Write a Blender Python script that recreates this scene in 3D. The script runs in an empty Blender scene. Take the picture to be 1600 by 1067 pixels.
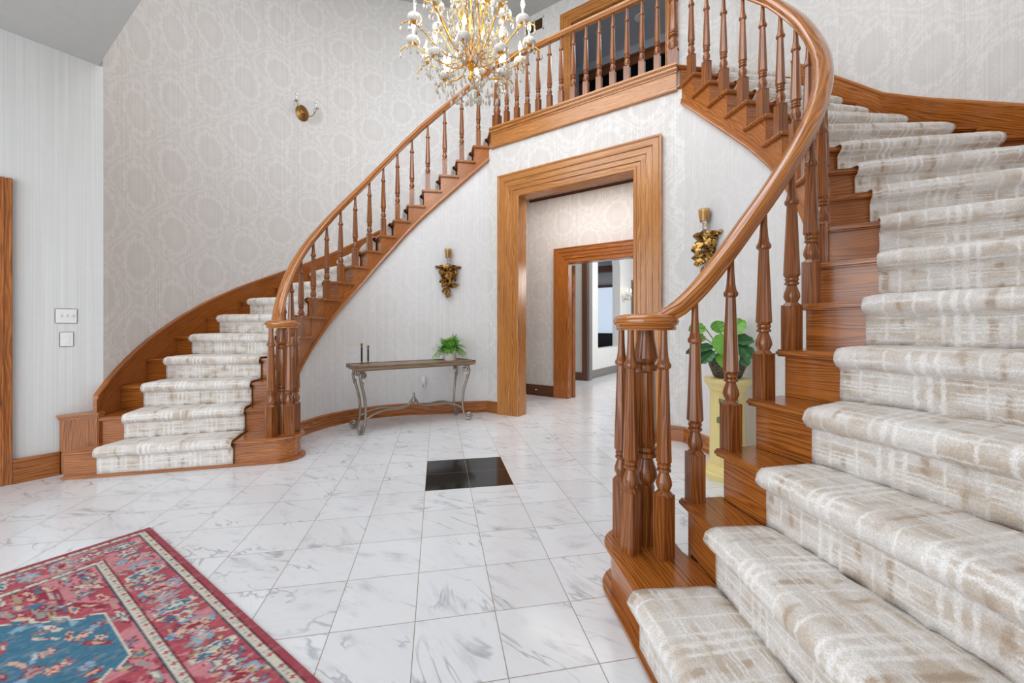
import bpy, bmesh, math, random
import numpy as np
from mathutils import Vector, Matrix
PI = math.pi
random.seed(7)
C = bpy.context.scene.collection
sc = bpy.context.scene

# ------------------------------------------------------------------ camera
cam_d = bpy.data.cameras.new('camera')
cam = bpy.data.objects.new('camera', cam_d); C.objects.link(cam)
cam.location = (2.022, -2.335, 1.116)
cam.rotation_euler = (PI/2, 0, math.radians(34.49))
cam_d.sensor_width = 36.0
cam_d.lens = 626.24/1600*36.0
cam_d.shift_y = -0.0149
cam_d.clip_start = 0.02
sc.camera = cam

# ------------------------------------------------------------------ world, light, exposure
w = bpy.data.worlds.new('world'); sc.world = w; w.use_nodes = True
w.node_tree.nodes['Background'].inputs[0].default_value = (0.80, 0.88, 1.0, 1)
w.node_tree.nodes['Background'].inputs[1].default_value = 0.6
sc.view_settings.view_transform = 'Standard'
sc.view_settings.look = 'None'
sc.view_settings.exposure = 0.10
sc.view_settings.gamma = 1.0
sc.view_settings.use_curve_mapping = False
sc.cycles.max_bounces = 10
sc.cycles.diffuse_bounces = 6
sc.cycles.caustics_reflective = False
sc.cycles.caustics_refractive = False

def area(name, loc, target, sx, sy, power, col=(1, 1, 1)):
    d = bpy.data.lights.new(name, 'AREA'); d.shape = 'RECTANGLE'; d.size = sx; d.size_y = sy
    d.energy = power; d.color = col
    o = bpy.data.objects.new(name, d); C.objects.link(o); o.location = loc
    o.rotation_euler = (Vector(target)-Vector(loc)).to_track_quat('-Z', 'Y').to_euler()
    return o
# daylight through the glazed front entrance behind the camera, and the tall window above it
area('entrance_daylight', (0.0, -3.95, 1.55), (0.0, 2.0, 1.5), 4.2, 2.8, 112, (0.90, 0.955, 1.0))
area('upper_window_daylight', (0.0, -1.38, 4.75), (0.0, 3.0, 3.3), 3.6, 2.2, 112, (0.90, 0.955, 1.0))
# broad soft fill added under the foyer ceiling, no fixture there
area('foyer_ceiling_fill', (0.0, 0.6, 6.08), (0.0, 0.6, 0.0), 2.6, 2.6, 52, (0.95, 0.97, 1.0))
area('hall_fill', (-0.3, 2.35, 3.16), (-0.3, 2.35, 0.0), 2.0, 0.7, 30, (1.0, 0.95, 0.9))  # added fill to brighten the hall, no lamp belongs to it
area('living_room_fill', (1.6, 6.4, 2.6), (-1.6, 6.6, 1.0), 2.2, 1.6, 110, (0.98, 0.99, 1.0))  # added side fill brightening the room beyond, no window behind it
area('back_hall_fill', (-0.5, 4.5, 3.1), (-0.9, 4.9, 0.5), 0.8, 0.8, 16, (1.0, 0.96, 0.9))  # added fill to lift the cream wall beyond the hall
area('upper_hall_light', (0.6, 3.95, 5.9), (0.6, 3.9, 0.0), 0.5, 0.5, 9, (0.85, 0.92, 1.0))

# ------------------------------------------------------------------ node helper
def srgb(r, g, b):
    f = lambda c: (c/255/12.92) if c/255 <= 0.04045 else ((c/255+0.055)/1.055)**2.4
    return (f(r), f(g), f(b), 1.0)

class NT:
    def __init__(self, name):
        self.m = bpy.data.materials.new(name); self.m.use_nodes = True
        self.t = self.m.node_tree; self.b = self.t.nodes['Principled BSDF']
    def new(self, typ, **kw):
        n = self.t.nodes.new(typ)
        for k, v in kw.items(): setattr(n, k, v)
        return n
    def put(self, sock, v):
        if hasattr(v, 'is_linked') or isinstance(v, bpy.types.NodeSocket): self.t.links.new(v, sock)
        else: sock.default_value = v
    def math(self, op, a, b=0.0, c=0.0, clamp=False):
        n = self.new('ShaderNodeMath', operation=op); n.use_clamp = clamp
        self.put(n.inputs[0], a); self.put(n.inputs[1], b); self.put(n.inputs[2], c)
        return n.outputs[0]
    def uv(self): return self.new('ShaderNodeTexCoord').outputs['UV']
    def obj(self): return self.new('ShaderNodeTexCoord').outputs['Object']
    def sep(self, v):
        n = self.new('ShaderNodeSeparateXYZ'); self.put(n.inputs[0], v); return n.outputs
    def comb(self, x, y, z=0.0):
        n = self.new('ShaderNodeCombineXYZ')
        for i, v in enumerate((x, y, z)): self.put(n.inputs[i], v)
        return n.outputs[0]
    def noise(self, vec, scale, detail=2.0, rough=0.5, dist=0.0):
        n = self.new('ShaderNodeTexNoise'); self.put(n.inputs['Vector'], vec)
        n.inputs['Scale'].default_value = scale; n.inputs['Detail'].default_value = detail
        n.inputs['Roughness'].default_value = rough; n.inputs['Distortion'].default_value = dist
        return n.outputs[0]
    def ramp(self, f, stops):
        n = self.new('ShaderNodeValToRGB'); self.put(n.inputs[0], f)
        e = n.color_ramp.elements
        while len(e) < len(stops): e.new(0.5)
        for i, (p, c) in enumerate(stops): e[i].position = p; e[i].color = c
        return n.outputs[0]
    def ss(self, x, a, b):
        n = self.new('ShaderNodeMapRange', interpolation_type='SMOOTHSTEP'); self.put(n.inputs[0], x)
        n.inputs[1].default_value = a; n.inputs[2].default_value = b
        return n.outputs[0]
    def mix(self, f, a, b):
        n = self.new('ShaderNodeMix', data_type='RGBA'); self.put(n.inputs[0], f)
        self.put(n.inputs[6], a); self.put(n.inputs[7], b); return n.outputs[2]
    def bump(self, h, strength=0.3, dist=0.01):
        n = self.new('ShaderNodeBump'); self.put(n.inputs['Height'], h)
        n.inputs['Strength'].default_value = strength; n.inputs['Distance'].default_value = dist
        self.put(self.b.inputs['Normal'], n.outputs[0])
    def set(self, **kw):
        for k, v in kw.items(): self.put(self.b.inputs[k.replace('_', ' ')], v)
        return self.m

def plain(name, rgb, rough=0.5, metal=0.0, **kw):
    n = NT(name); n.set(Base_Color=srgb(*rgb), Roughness=rough, Metallic=metal)
    # slight tonal variation so nothing is perfectly flat
    nz = n.noise(n.obj(), 18.0, 3.0)
    c = srgb(*rgb); d = tuple(x*0.88 for x in c[:3])+(1,)
    n.set(Base_Color=n.mix(nz, d, c))
    for k, v in kw.items(): n.b.inputs[k].default_value = v
    return n.m

def wood(name, lo, mid, hi, rough=0.3, coat=0.25):
    n = NT(name); u = n.sep(n.uv())
    oi = n.new('ShaderNodeObjectInfo').outputs['Random']
    off = n.math('MULTIPLY', oi, 37.0)
    x = n.math('ADD', u[0], off); y = n.math('ADD', u[1], off)
    v1 = n.comb(n.math('MULTIPLY', x, 1.3), n.math('MULTIPLY', y, 11.0), off)
    warp = n.noise(v1, 1.0, 2.0)
    # cathedral grain: rings of a slowly wandering field
    field = n.math('ADD', n.math('MULTIPLY', y, 66.0), n.math('MULTIPLY', warp, 8.0))
    fine = n.noise(n.comb(n.math('MULTIPLY', x, 6.0), n.math('MULTIPLY', y, 260.0), off), 1.0, 2.0)
    ring = n.math('FRACT', n.math('ADD', field, n.math('MULTIPLY', fine, 0.5)))
    ring = n.math('SUBTRACT', 1.0, n.math('ABSOLUTE', n.math('SUBTRACT', n.math('MULTIPLY', ring, 1.35), 1.0)), clamp=True); ring = n.math('POWER', ring, 1.6)
    pores = n.ss(n.noise(n.comb(n.math('MULTIPLY', x, 9.0), n.math('MULTIPLY', y, 420.0), off), 1.0, 1.0), 0.60, 0.74)
    g = n.math('SUBTRACT', n.math('ADD', n.math('MULTIPLY', ring, -0.40), n.math('MULTIPLY', fine, 0.55)), n.math('MULTIPLY', pores, 0.16))
    g = n.math('ADD', g, 0.42)
    tone = n.noise(n.comb(x, n.math('MULTIPLY', y, 3.0), off), 1.3, 1.0)
    g = n.math('ADD', g, n.math('MULTIPLY', n.math('SUBTRACT', tone, 0.5), 0.35))
    col = n.ramp(g, [(0.10, srgb(*lo)), (0.45, srgb(*mid)), (0.85, srgb(*hi))])
    n.set(Base_Color=col, Roughness=rough)
    n.b.inputs['Coat Weight'].default_value = coat; n.b.inputs['Coat Roughness'].default_value = 0.18
    n.bump(g, 0.12, 0.002)
    return n.m

def wallpaper(name, base, motif, amt=1.0):
    n = NT(name); uv = n.uv(); u = n.sep(uv)
    x, y = u[0], u[1]
    wob = n.noise(n.comb(x, y), 6.0, 2.0)
    wob2 = n.noise(n.comb(n.math('ADD', x, 31.0), y), 6.0, 2.0)
    xa = n.math('ADD', x, n.math('MULTIPLY', n.math('SUBTRACT', wob, 0.5), 0.075))
    ya = n.math('ADD', y, n.math('MULTIPLY', n.math('SUBTRACT', wob2, 0.5), 0.075))
    fr = n.noise(n.comb(x, y), 30.0, 2.0); frc = n.math('SUBTRACT', fr, 0.5)
    def cell(ox, oy):           # medallion of one half-drop sublattice: serrated wreath, inner spray
        u = n.math('MULTIPLY', n.math('SUBTRACT', n.math('FRACT', n.math('ADD', n.math('DIVIDE', xa, 0.84), ox)), 0.5), 0.84)
        v = n.math('MULTIPLY', n.math('SUBTRACT', n.math('FRACT', n.math('ADD', n.math('DIVIDE', ya, 0.68), oy)), 0.5), 0.68)
        un, vn = n.math('DIVIDE', u, 0.150), n.math('DIVIDE', v, 0.175)
        r = n.math('SQRT', n.math('ADD', n.math('MULTIPLY', un, un), n.math('MULTIPLY', vn, vn)))
        th = n.math('ARCTAN2', vn, un)
        s1 = n.math('ABSOLUTE', n.math('SINE', n.math('MULTIPLY', th, 11.0)))
        s2 = n.math('ABSOLUTE', n.math('SINE', n.math('MULTIPLY', th, 6.0)))
        lo = n.math('SUBTRACT', r, n.math('ADD', 0.86, n.math('ADD', n.math('MULTIPLY', s1, 0.13), n.math('MULTIPLY', frc, 0.25))))
        hi = n.math('SUBTRACT', n.math('ADD', 1.12, n.math('ADD', n.math('MULTIPLY', s2, 0.24), n.math('MULTIPLY', frc, 0.5))), r)
        wr = n.math('MULTIPLY', n.ss(lo, -0.02, 0.05), n.ss(hi, -0.02, 0.06))
        core = n.math('MULTIPLY', n.math('SUBTRACT', 1.0, n.ss(n.math('SUBTRACT', r, n.math('MULTIPLY', s2, 0.3)), 0.22, 0.32)), 0.35)
        return n.math('MAXIMUM', wr, core), r
    m1, r1 = cell(0.5, 0.5); m2, r2 = cell(0.0, 0.0)
    rm = n.math('MINIMUM', r1, r2)
    outside = n.ss(rm, 1.25, 1.45)
    w1 = n.noise(n.comb(x, n.math('MULTIPLY', y, 0.8)), 7.5, 2.0, 0.5, 0.6)
    vine = n.math('SUBTRACT', 1.0, n.ss(n.math('ABSOLUTE', n.math('SUBTRACT', n.math('FRACT', n.math('MULTIPLY', w1, 7.0)), 0.5)), 0.10, 0.20))
    d_ = n.math('ABSOLUTE', n.math('ADD', n.math('COSINE', n.math('MULTIPLY', xa, 2*PI/0.84)), n.math('COSINE', n.math('MULTIPLY', ya, 2*PI/0.68))))
    ogee = n.math('SUBTRACT', 1.0, n.ss(n.math('ABSOLUTE', n.math('ADD', n.math('SUBTRACT', d_, 0.20), n.math('MULTIPLY', frc, 0.4))), 0.07, 0.13))
    mask = n.math('MAXIMUM', n.math('MAXIMUM', m1, m2), n.math('MULTIPLY', outside, n.math('MAXIMUM', n.math('MULTIPLY', vine, 0.65), n.math('MULTIPLY', ogee, 0.9))))
    broken = n.ss(n.noise(n.comb(x, y), 60.0, 2.0), 0.34, 0.48)
    mask = n.math('MULTIPLY', n.math('MULTIPLY', mask, broken), min(1.0, amt))
    st = n.noise(n.comb(n.math('MULTIPLY', x, 120.0), n.math('MULTIPLY', y, 0.5)), 1.0, 2.0, 0.7)
    st2 = n.noise(n.comb(n.math('MULTIPLY', x, 330.0), n.math('MULTIPLY', y, 0.4)), 1.0, 1.0)
    stripe = n.math('ADD', n.math('MULTIPLY', n.ss(st, 0.42, 0.62), 0.5), n.math('MULTIPLY', n.ss(st2, 0.5, 0.66), 0.5))
    fac = n.math('ADD', n.math('MULTIPLY', mask, 0.40), n.math('MULTIPLY', stripe, 0.55), clamp=True)
    n.set(Base_Color=n.mix(fac, srgb(*base), srgb(*motif)))
    n.set(Roughness=n.math('SUBTRACT', 0.62, n.math('MULTIPLY', mask, 0.22)))
    n.bump(n.math('ADD', mask, stripe), 0.10, 0.002)
    return n.m

def marble():
    n = NT('marble_tile'); p = n.sep(n.obj()); T = 0.305
    k = 1/math.sqrt(2)/T
    i = n.math('MULTIPLY', n.math('ADD', p[0], p[1]), k)
    j = n.math('MULTIPLY', n.math('SUBTRACT', p[1], p[0]), k)
    fi, fj = n.math('FRACT', i), n.math('FRACT', j)
    ci, cj = n.math('FLOOR', i), n.math('FLOOR', j)
    def edge(f, wd): return n.math('LESS_THAN', n.math('SUBTRACT', 0.5, n.math('ABSOLUTE', n.math('SUBTRACT', f, 0.5))), wd)
    grout = n.math('MAXIMUM', edge(fi, 0.0052), edge(fj, 0.0052))
    wn = n.new('ShaderNodeTexWhiteNoise', noise_dimensions='2D'); n.put(wn.inputs['Vector'], n.comb(ci, cj))
    rnd = n.sep(wn.outputs['Color'])
    ang = n.math('MULTIPLY', rnd[0], 1.3)
    cs, sn = n.math('COSINE', ang), n.math('SINE', ang)
    rx = n.math('SUBTRACT', n.math('MULTIPLY', fi, cs), n.math('MULTIPLY', fj, sn))
    ry = n.math('ADD', n.math('MULTIPLY', fi, sn), n.math('MULTIPLY', fj, cs))
    ox, oy = n.math('MULTIPLY', rnd[1], 60.0), n.math('MULTIPLY', rnd[2], 60.0)
    vec = n.comb(n.math('ADD', rx, ox), n.math('ADD', ry, oy), n.math('MULTIPLY', rnd[0], 9.0))
    # thin wandering veins
    vn = n.noise(n.comb(n.math('ADD', n.math('MULTIPLY', rx, 0.55), ox), n.math('ADD', n.math('MULTIPLY', ry, 1.5), oy)), 1.0, 4.0, 0.55, 0.7)
    vein = n.math('SUBTRACT', 1.0, n.ss(n.math('ABSOLUTE', n.math('SUBTRACT', vn, 0.5)), 0.0, 0.02))
    vmask = n.ss(n.noise(vec, 1.6, 2.0), 0.45, 0.66)
    cloud = n.ss(n.noise(n.comb(n.math('ADD', n.math('MULTIPLY', rx, 0.8), oy), n.math('ADD', n.math('MULTIPLY', ry, 2.2), ox)), 1.4, 4.0, 0.6), 0.52, 0.82)
    streak = n.ss(n.noise(n.comb(n.math('ADD', n.math('MULTIPLY', rx, 3.0), oy), n.math('ADD', n.math('MULTIPLY', ry, 14.0), ox)), 1.0, 3.0), 0.5, 0.8)
    f = n.math('ADD', n.math('MULTIPLY', n.math('MULTIPLY', vein, vmask), 0.60), n.math('MULTIPLY', cloud, 0.52), clamp=True)
    f = n.math('ADD', f, n.math('MULTIPLY', streak, 0.10), clamp=True)
    base = n.mix(n.math('MULTIPLY', rnd[1], 0.6), srgb(226, 229, 233), srgb(216, 217, 220))
    col = n.mix(f, base, srgb(146, 151, 162))
    warm = n.ss(n.noise(vec, 2.3, 2.0), 0.62, 0.8)
    col = n.mix(n.math('MULTIPLY', warm, 0.16), col, srgb(214, 190, 165))
    col = n.mix(grout, col, srgb(150, 138, 124))
    n.set(Base_Color=col, Roughness=n.math('ADD', 0.16, n.math('MULTIPLY', grout, 0.5)))
    n.b.inputs['Specular IOR Level'].default_value = 0.5
    n.bump(n.math('SUBTRACT', 1.0, grout), 0.25, 0.001)
    return n.m

def carpet_mat():
    n = NT('plaid_carpet'); u = n.sep(n.uv()); x, y = u[0], u[1]
    wob = n.math('ADD', n.math('MULTIPLY', n.math('SUBTRACT', n.noise(n.comb(x, y), 30.0, 2.0), 0.5), 0.016), n.math('MULTIPLY', n.math('SUBTRACT', n.noise(n.comb(x, y), 240.0, 1.0), 0.5), 0.012))
    xa, ya = n.math('ADD', x, wob), n.math('ADD', y, wob)
    def band(v, c, wd, soft=0.004):
        return n.math('SUBTRACT', 1.0, n.ss(n.math('ABSOLUTE', n.math('SUBTRACT', v, c)), wd-soft, wd+soft))
    def mx(L):
        r = L[0]
        for q in L[1:]: r = n.math('MAXIMUM', r, q)
        return r
    px = n.math('MULTIPLY', n.math('FRACT', n.math('DIVIDE', xa, 0.31)), 0.31)
    py = n.math('MULTIPLY', n.math('FRACT', n.math('DIVIDE', ya, 0.27)), 0.27)
    vl = mx([band(px, 0.217, 0.006), band(px, 0.250, 0.008), band(px, 0.283, 0.006), band(px, 0.065, 0.0035), band(px, 0.150, 0.0035)])
    hl = mx([band(py, 0.016, 0.0026), band(py, 0.031, 0.003), band(py, 0.046, 0.0026), band(py, 0.078, 0.003), band(py, 0.110, 0.0026), band(py, 0.125, 0.003), band(py, 0.165, 0.0026), band(py, 0.205, 0.003), band(py, 0.222, 0.0026), band(py, 0.25, 0.0026)])
    vt = mx([band(px, 0.022, 0.011, 0.006), band(px, 0.108, 0.007, 0.006)])
    mod1 = n.ss(n.noise(n.comb(n.math('MULTIPLY', x, 1.0), n.math('MULTIPLY', y, 5.0)), 3.0, 2.0), 0.34, 0.56)
    mod2 = n.ss(n.noise(n.comb(n.math('ADD', x, 11.0), y), 6.0, 2.0), 0.38, 0.54)
    mod3 = n.ss(n.noise(n.comb(n.math('ADD', x, 17.0), y), 9.0, 2.0), 0.46, 0.60)
    blot = n.ss(n.noise(n.comb(n.math('MULTIPLY', n.math('ADD', x, 5.0), 0.7), n.math('MULTIPLY', y, 1.9)), 9.0, 3.0), 0.40, 0.68)
    light = n.math('MAXIMUM', n.math('MULTIPLY', vl, n.math('ADD', 0.35, n.math('MULTIPLY', mod1, 0.65))), n.math('MULTIPLY', hl, mod2))
    col = n.mix(blot, srgb(229, 224, 219), srgb(206, 192, 177))
    col = n.mix(n.math('MULTIPLY', vt, n.math('MULTIPLY', mod3, 0.75)), col, srgb(176, 150, 124))
    col = n.mix(n.math('MULTIPLY', light, 0.85), col, srgb(249, 247, 245))
    o = n.obj()
    pile = n.noise(o, 270.0, 2.0, 0.8)
    tuft = n.noise(o, 130.0, 2.0, 0.6)
    shade = n.math('ADD', 0.40, n.math('ADD', n.math('MULTIPLY', pile, 0.86), n.math('MULTIPLY', tuft, 0.30)))
    mc = n.new('ShaderNodeMix', data_type='RGBA', blend_type='MULTIPLY'); mc.inputs[0].default_value = 1.0
    n.put(mc.inputs[6], col); n.put(mc.inputs[7], n.comb(shade, shade, shade))
    n.set(Base_Color=mc.outputs[2], Roughness=0.95)
    n.b.inputs['Sheen Weight'].default_value = 0.25
    n.b.inputs['Specular IOR Level'].default_value = 0.1
    n.bump(n.math('ADD', pile, tuft), 0.6, 0.006)
    return n.m

M = {}
M['oak'] = wood('oak_stain', (76, 37, 10), (156, 89, 32), (193, 120, 52), 0.26, 0.4)
M['oak_rail'] = wood('oak_rail', (100, 50, 12), (164, 95, 30), (200, 128, 44), 0.2, 0.7)  # golden tone puts some of the window highlight into the rail colour
M['oak_turned'] = wood('oak_turned', (62, 30, 10), (130, 72, 30), (168, 104, 48), 0.26, 0.4)
M['oak_lit'] = wood('oak_lit', (104, 56, 18), (172, 109, 48), (208, 148, 82), 0.3, 0.3)  # brighter copy of the oak, chandelier light on the fascia in its colour
M['oak_dark'] = wood('oak_dark', (58, 30, 14), (92, 50, 24), (122, 70, 34))
M['paper'] = wallpaper('damask_wallpaper', (206, 203, 200), (231, 230, 229))
M['paper3'] = wallpaper('damask_wallpaper_pale', (212, 211, 211), (234, 234, 234), 0.5)
M['paper2'] = wallpaper('damask_wallpaper_grey', (206, 207, 206), (228, 229, 228), 0.14)
M['marble'] = marble()
M['carpet'] = carpet_mat()
M['ceil'] = plain('ceiling_paint', (190, 190, 187), 0.9)
M['white'] = plain('white_plastic', (236, 236, 236), 0.35)
M['cream'] = plain('cream_paint', (214, 210, 202), 0.7)
M['farwhite'] = plain('white_paint', (226, 225, 223), 0.7)
M['greytrim'] = plain('grey_paint', (128, 124, 120), 0.6)
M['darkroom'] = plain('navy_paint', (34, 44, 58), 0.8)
M['hallceil'] = plain('hall_ceiling_paint', (176, 182, 192), 0.9)
M['iron'] = plain('wrought_iron', (158, 150, 138), 0.32, 0.85)
M['brass'] = plain('antique_brass', (150, 112, 58), 0.35, 0.9)
M['gold'] = plain('polished_gold', (226, 170, 70), 0.18, 1.0)
M['black'] = plain('black_enamel', (24, 22, 22), 0.4)
M['bucket'] = plain('whitewashed_zinc', (240, 237, 232), 0.5)
M['leaf'] = plain('fern_green', (112, 172, 62), 0.5, 0.0)
M['leaf2'] = plain('fiddle_leaf_green', (112, 172, 70), 0.4, 0.0)
M['leafdark'] = plain('fiddle_leaf_dark', (58, 112, 60), 0.4, 0.0)
M['soil'] = plain('bark_brown', (70, 52, 38), 0.9)
M['pedestal'] = plain('yellow_ceramic', (232, 214, 146), 0.35)
M['grape'] = plain('grape_red', (128, 36, 48), 0.3)
M['grape2'] = plain('berry_pink', (206, 130, 120), 0.35)
M['vine'] = plain('painted_leaf', (120, 124, 74), 0.5)
M['sofa'] = plain('charcoal_fabric', (52, 54, 58), 0.9)
M['throw'] = plain('striped_cushion', (150, 146, 140), 0.9)
M['doorpaint'] = plain('door_edge', (120, 80, 40), 0.4)
M['granite'] = None
def granite():
    n = NT('black_granite'); o = n.obj()
    sp = n.ss(n.noise(o, 260.0, 2.0, 0.7), 0.58, 0.75)
    p = n.sep(o); k = 1/math.sqrt(2)/0.305
    i = n.math('MULTIPLY', n.math('ADD', p[0], p[1]), k); j = n.math('MULTIPLY', n.math('SUBTRACT', p[1], p[0]), k)
    g = n.math('MAXIMUM', n.math('LESS_THAN', n.math('ABSOLUTE', i), 0.006), n.math('LESS_THAN', n.math('ABSOLUTE', j), 0.006))
    c = n.mix(sp, srgb(22, 22, 24), srgb(74, 72, 70)); c = n.mix(g, c, srgb(110, 104, 96))
    n.set(Base_Color=c, Roughness=0.1); return n.m
M['granite'] = granite()
def glass(name, rgb, rough=0.03, trans=1.0):
    n = NT(name); n.set(Base_Color=srgb(*rgb), Roughness=rough)
    n.b.inputs['Transmission Weight'].default_value = trans; n.b.inputs['IOR'].default_value = 1.5
    return n.m
M['crystal'] = glass('crystal_glass', (255, 250, 238), 0.05, 0.68)
M['milk'] = glass('frosted_glass', (250, 248, 244), 0.25, 0.35)
M['amber'] = glass('amber_glass', (240, 200, 130), 0.05, 0.9)
M['clear'] = glass('clear_glass', (248, 248, 246), 0.03, 1.0)
def emit(name, rgb, st):
    n = NT(name); n.set(Base_Color=srgb(*rgb), Roughness=0.4)
    n.b.inputs['Emission Color'].default_value = srgb(*rgb); n.b.inputs['Emission Strength'].default_value = st
    return n.m
M['bulb'] = emit('lit_candle_bulb', (255, 236, 205), 38.0)
M['sconce_lit'] = emit('lit_sconce_shade', (255, 226, 170), 14.0)
M['daywin'] = emit('daylit_blind', (212, 226, 242), 0.62)
def giltmat():
    n = NT('antique_gilt'); o = n.obj()
    f = n.ss(n.noise(o, 38.0, 3.0), 0.36, 0.62)
    n.set(Base_Color=n.mix(f, srgb(78, 52, 26), srgb(206, 160, 88)), Roughness=0.34, Metallic=0.8)
    return n.m
M['gilt'] = giltmat()
def tabletop():
    n = NT('weathered_tabletop'); u = n.sep(n.uv())
    f = n.noise(n.comb(n.math('MULTIPLY', u[0], 5.0), n.math('MULTIPLY', u[1], 60.0)), 1.0, 3.0)
    n.set(Base_Color=n.ramp(f, [(0.3, srgb(96, 78, 62)), (0.55, srgb(140, 118, 96)), (0.8, srgb(172, 150, 124))]), Roughness=0.4)
    return n.m
M['tabletop'] = tabletop()
def potmat():
    n = NT('woven_dark_pot'); o = n.obj()
    f = n.ss(n.noise(o, 120.0, 2.0), 0.42, 0.62)
    n.set(Base_Color=n.mix(f, srgb(34, 30, 26), srgb(118, 108, 84)), Roughness=0.6); n.bump(f, 0.6, 0.004)
    return n.m
M['pot'] = potmat()

# ------------------------------------------------------------------ mesh builder
class MB:
    def __init__(self): self.v = []; self.f = []; self.uv = {}
    def add(self, vs, fs, uvs=None):
        b = len(self.v); self.v += [tuple(p) for p in vs]
        for k, q in enumerate(fs):
            if uvs is not None: self.uv[len(self.f)] = [uvs[i] for i in q]
            self.f.append(tuple(i+b for i in q))
        return self
    def grid(self, P, cu=False, cv=False, uv=None, cap=False):
        n, m = len(P), len(P[0]); vs = [p for r in P for p in r]; fs = []; ul = []
        # cu closes rows (first index), cv closes columns (second index)
        for i in range(n if cu else n-1):
            for j in range(m if cv else m-1):
                a, b = i, (i+1) % n; c, d = j, (j+1) % m
                fs.append((a*m+c, b*m+c, b*m+d, a*m+d))
                if uv is not None:
                    jj = j+1; ii = i+1
                    g = lambda p, q: uv(p, q)
                    ul.append([g(i, j), g(ii, j), g(ii, jj), g(i, jj)])
        base = len(self.f); self.add(vs, fs)
        if uv is not None:
            for k, q in enumerate(ul): self.uv[base+k] = q
        if cap:
            b = len(self.v)-n*m
            self.f.append(tuple(b+j for j in range(m))[::-1]); self.f.append(tuple(b+(n-1)*m+j for j in range(m)))
        return self
    def box(self, c, h, rz=0.0, ax=None):
        c = Vector(c)
        if ax is None: ax = [Vector((math.cos(rz), math.sin(rz), 0)), Vector((-math.sin(rz), math.cos(rz), 0)), Vector((0, 0, 1))]
        vs = []
        for sx in (-1, 1):
            for sy in (-1, 1):
                for sz in (-1, 1): vs.append(c+ax[0]*h[0]*sx+ax[1]*h[1]*sy+ax[2]*h[2]*sz)
        return self.add(vs, [(0, 1, 3, 2), (4, 6, 7, 5), (0, 4, 5, 1), (2, 3, 7, 6), (0, 2, 6, 4), (1, 5, 7, 3)])
    def bb(self, x0, x1, y0, y1, z0, z1): return self.box(((x0+x1)/2, (y0+y1)/2, (z0+z1)/2), (abs(x1-x0)/2, abs(y1-y0)/2, abs(z1-z0)/2))
    def lathe(self, prof, seg=16, c=(0, 0, 0), ph=0.0, cap=True, around=False):
        P = [[(c[0]+r*math.cos(ph+2*PI*j/seg), c[1]+r*math.sin(ph+2*PI*j/seg), c[2]+z) for j in range(seg)] for r, z in prof]
        rm = max(r for r, z in prof); L = [0.0]
        for k in range(1, len(prof)): L.append(L[-1]+math.hypot(prof[k][0]-prof[k-1][0], prof[k][1]-prof[k-1][1]))
        if around: f = lambda i, j: (j*2*PI*rm/seg, L[min(i, len(L)-1)])
        else: f = lambda i, j: (prof[min(i, len(prof)-1)][1], j*2*PI*rm/seg)
        return self.grid(P, cv=True, cap=cap, uv=f)
    def tube(self, pts, rad, seg=8, cap=True):
        pts = [Vector(p) for p in pts]; n = len(pts); P = []
        if not hasattr(rad, '__len__'): rad = [rad]*n
        up = None
        for i in range(n):
            t = (pts[min(i+1, n-1)]-pts[max(i-1, 0)]).normalized()
            if up is None:
                up = Vector((0, 0, 1)) if abs(t.z) < 0.9 else Vector((1, 0, 0))
            a = t.cross(up)
            if a.length < 1e-6: a = t.orthogonal()
            a.normalize(); b = a.cross(t).normalized(); up = b
            P.append([pts[i]+a*rad[i]*math.cos(2*PI*j/seg)+b*rad[i]*math.sin(2*PI*j/seg) for j in range(seg)])
        return self.grid(P, cv=True, cap=cap)
    def prism(self, outline, z0, z1):
        n = len(outline)
        vs = [(x, y, z0) for x, y in outline]+[(x, y, z1) for x, y in outline]
        fs = [tuple(range(n))[::-1], tuple(range(n, 2*n))]+[(i, (i+1) % n, n+(i+1) % n, n+i) for i in range(n)]
        return self.add(vs, fs)
    def xf(self, fn): self.v = [tuple(fn(Vector(p))) for p in self.v]; return self
    def build(self, name, mat, parent=None, grain=(1, 0, 0), smooth=38, bevel=0.0, recalc=True, seg=2, bevang=50):
        me = bpy.data.meshes.new(name); me.from_pydata(self.v, [], self.f)
        g = Vector(grain).normalized()
        uvl = me.uv_layers.new(name='UVMap')
        for p in me.polygons:
            e = self.uv.get(p.index)
            n = p.normal
            if e is None:
                gg = g-n*g.dot(n)
                if gg.length < 0.2: gg = n.orthogonal()
                gg.normalize(); bb = n.cross(gg)
            for k, li in enumerate(p.loop_indices):
                if e is not None: uvl.data[li].uv = e[k]
                else:
                    co = Vector(self.v[me.loops[li].vertex_index]); uvl.data[li].uv = (co.dot(gg), co.dot(bb))
        bm = bmesh.new(); bm.from_mesh(me)
        if recalc: bmesh.ops.recalc_face_normals(bm, faces=bm.faces)
        if bevel > 0:
            es = [e for e in bm.edges if len(e.link_faces) == 2 and e.calc_face_angle(0) > math.radians(bevang)]
            bmesh.ops.bevel(bm, geom=es, offset=bevel, segments=seg, affect='EDGES', clamp_overlap=True)
        bm.to_mesh(me); bm.free()
        if smooth:
            me.polygons.foreach_set('use_smooth', [True]*len(me.polygons))
            me.set_sharp_from_angle(angle=math.radians(smooth))
        me.materials.append(mat)
        o = bpy.data.objects.new(name, me); C.objects.link(o)
        if parent is not None: o.parent = parent
        return o

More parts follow.
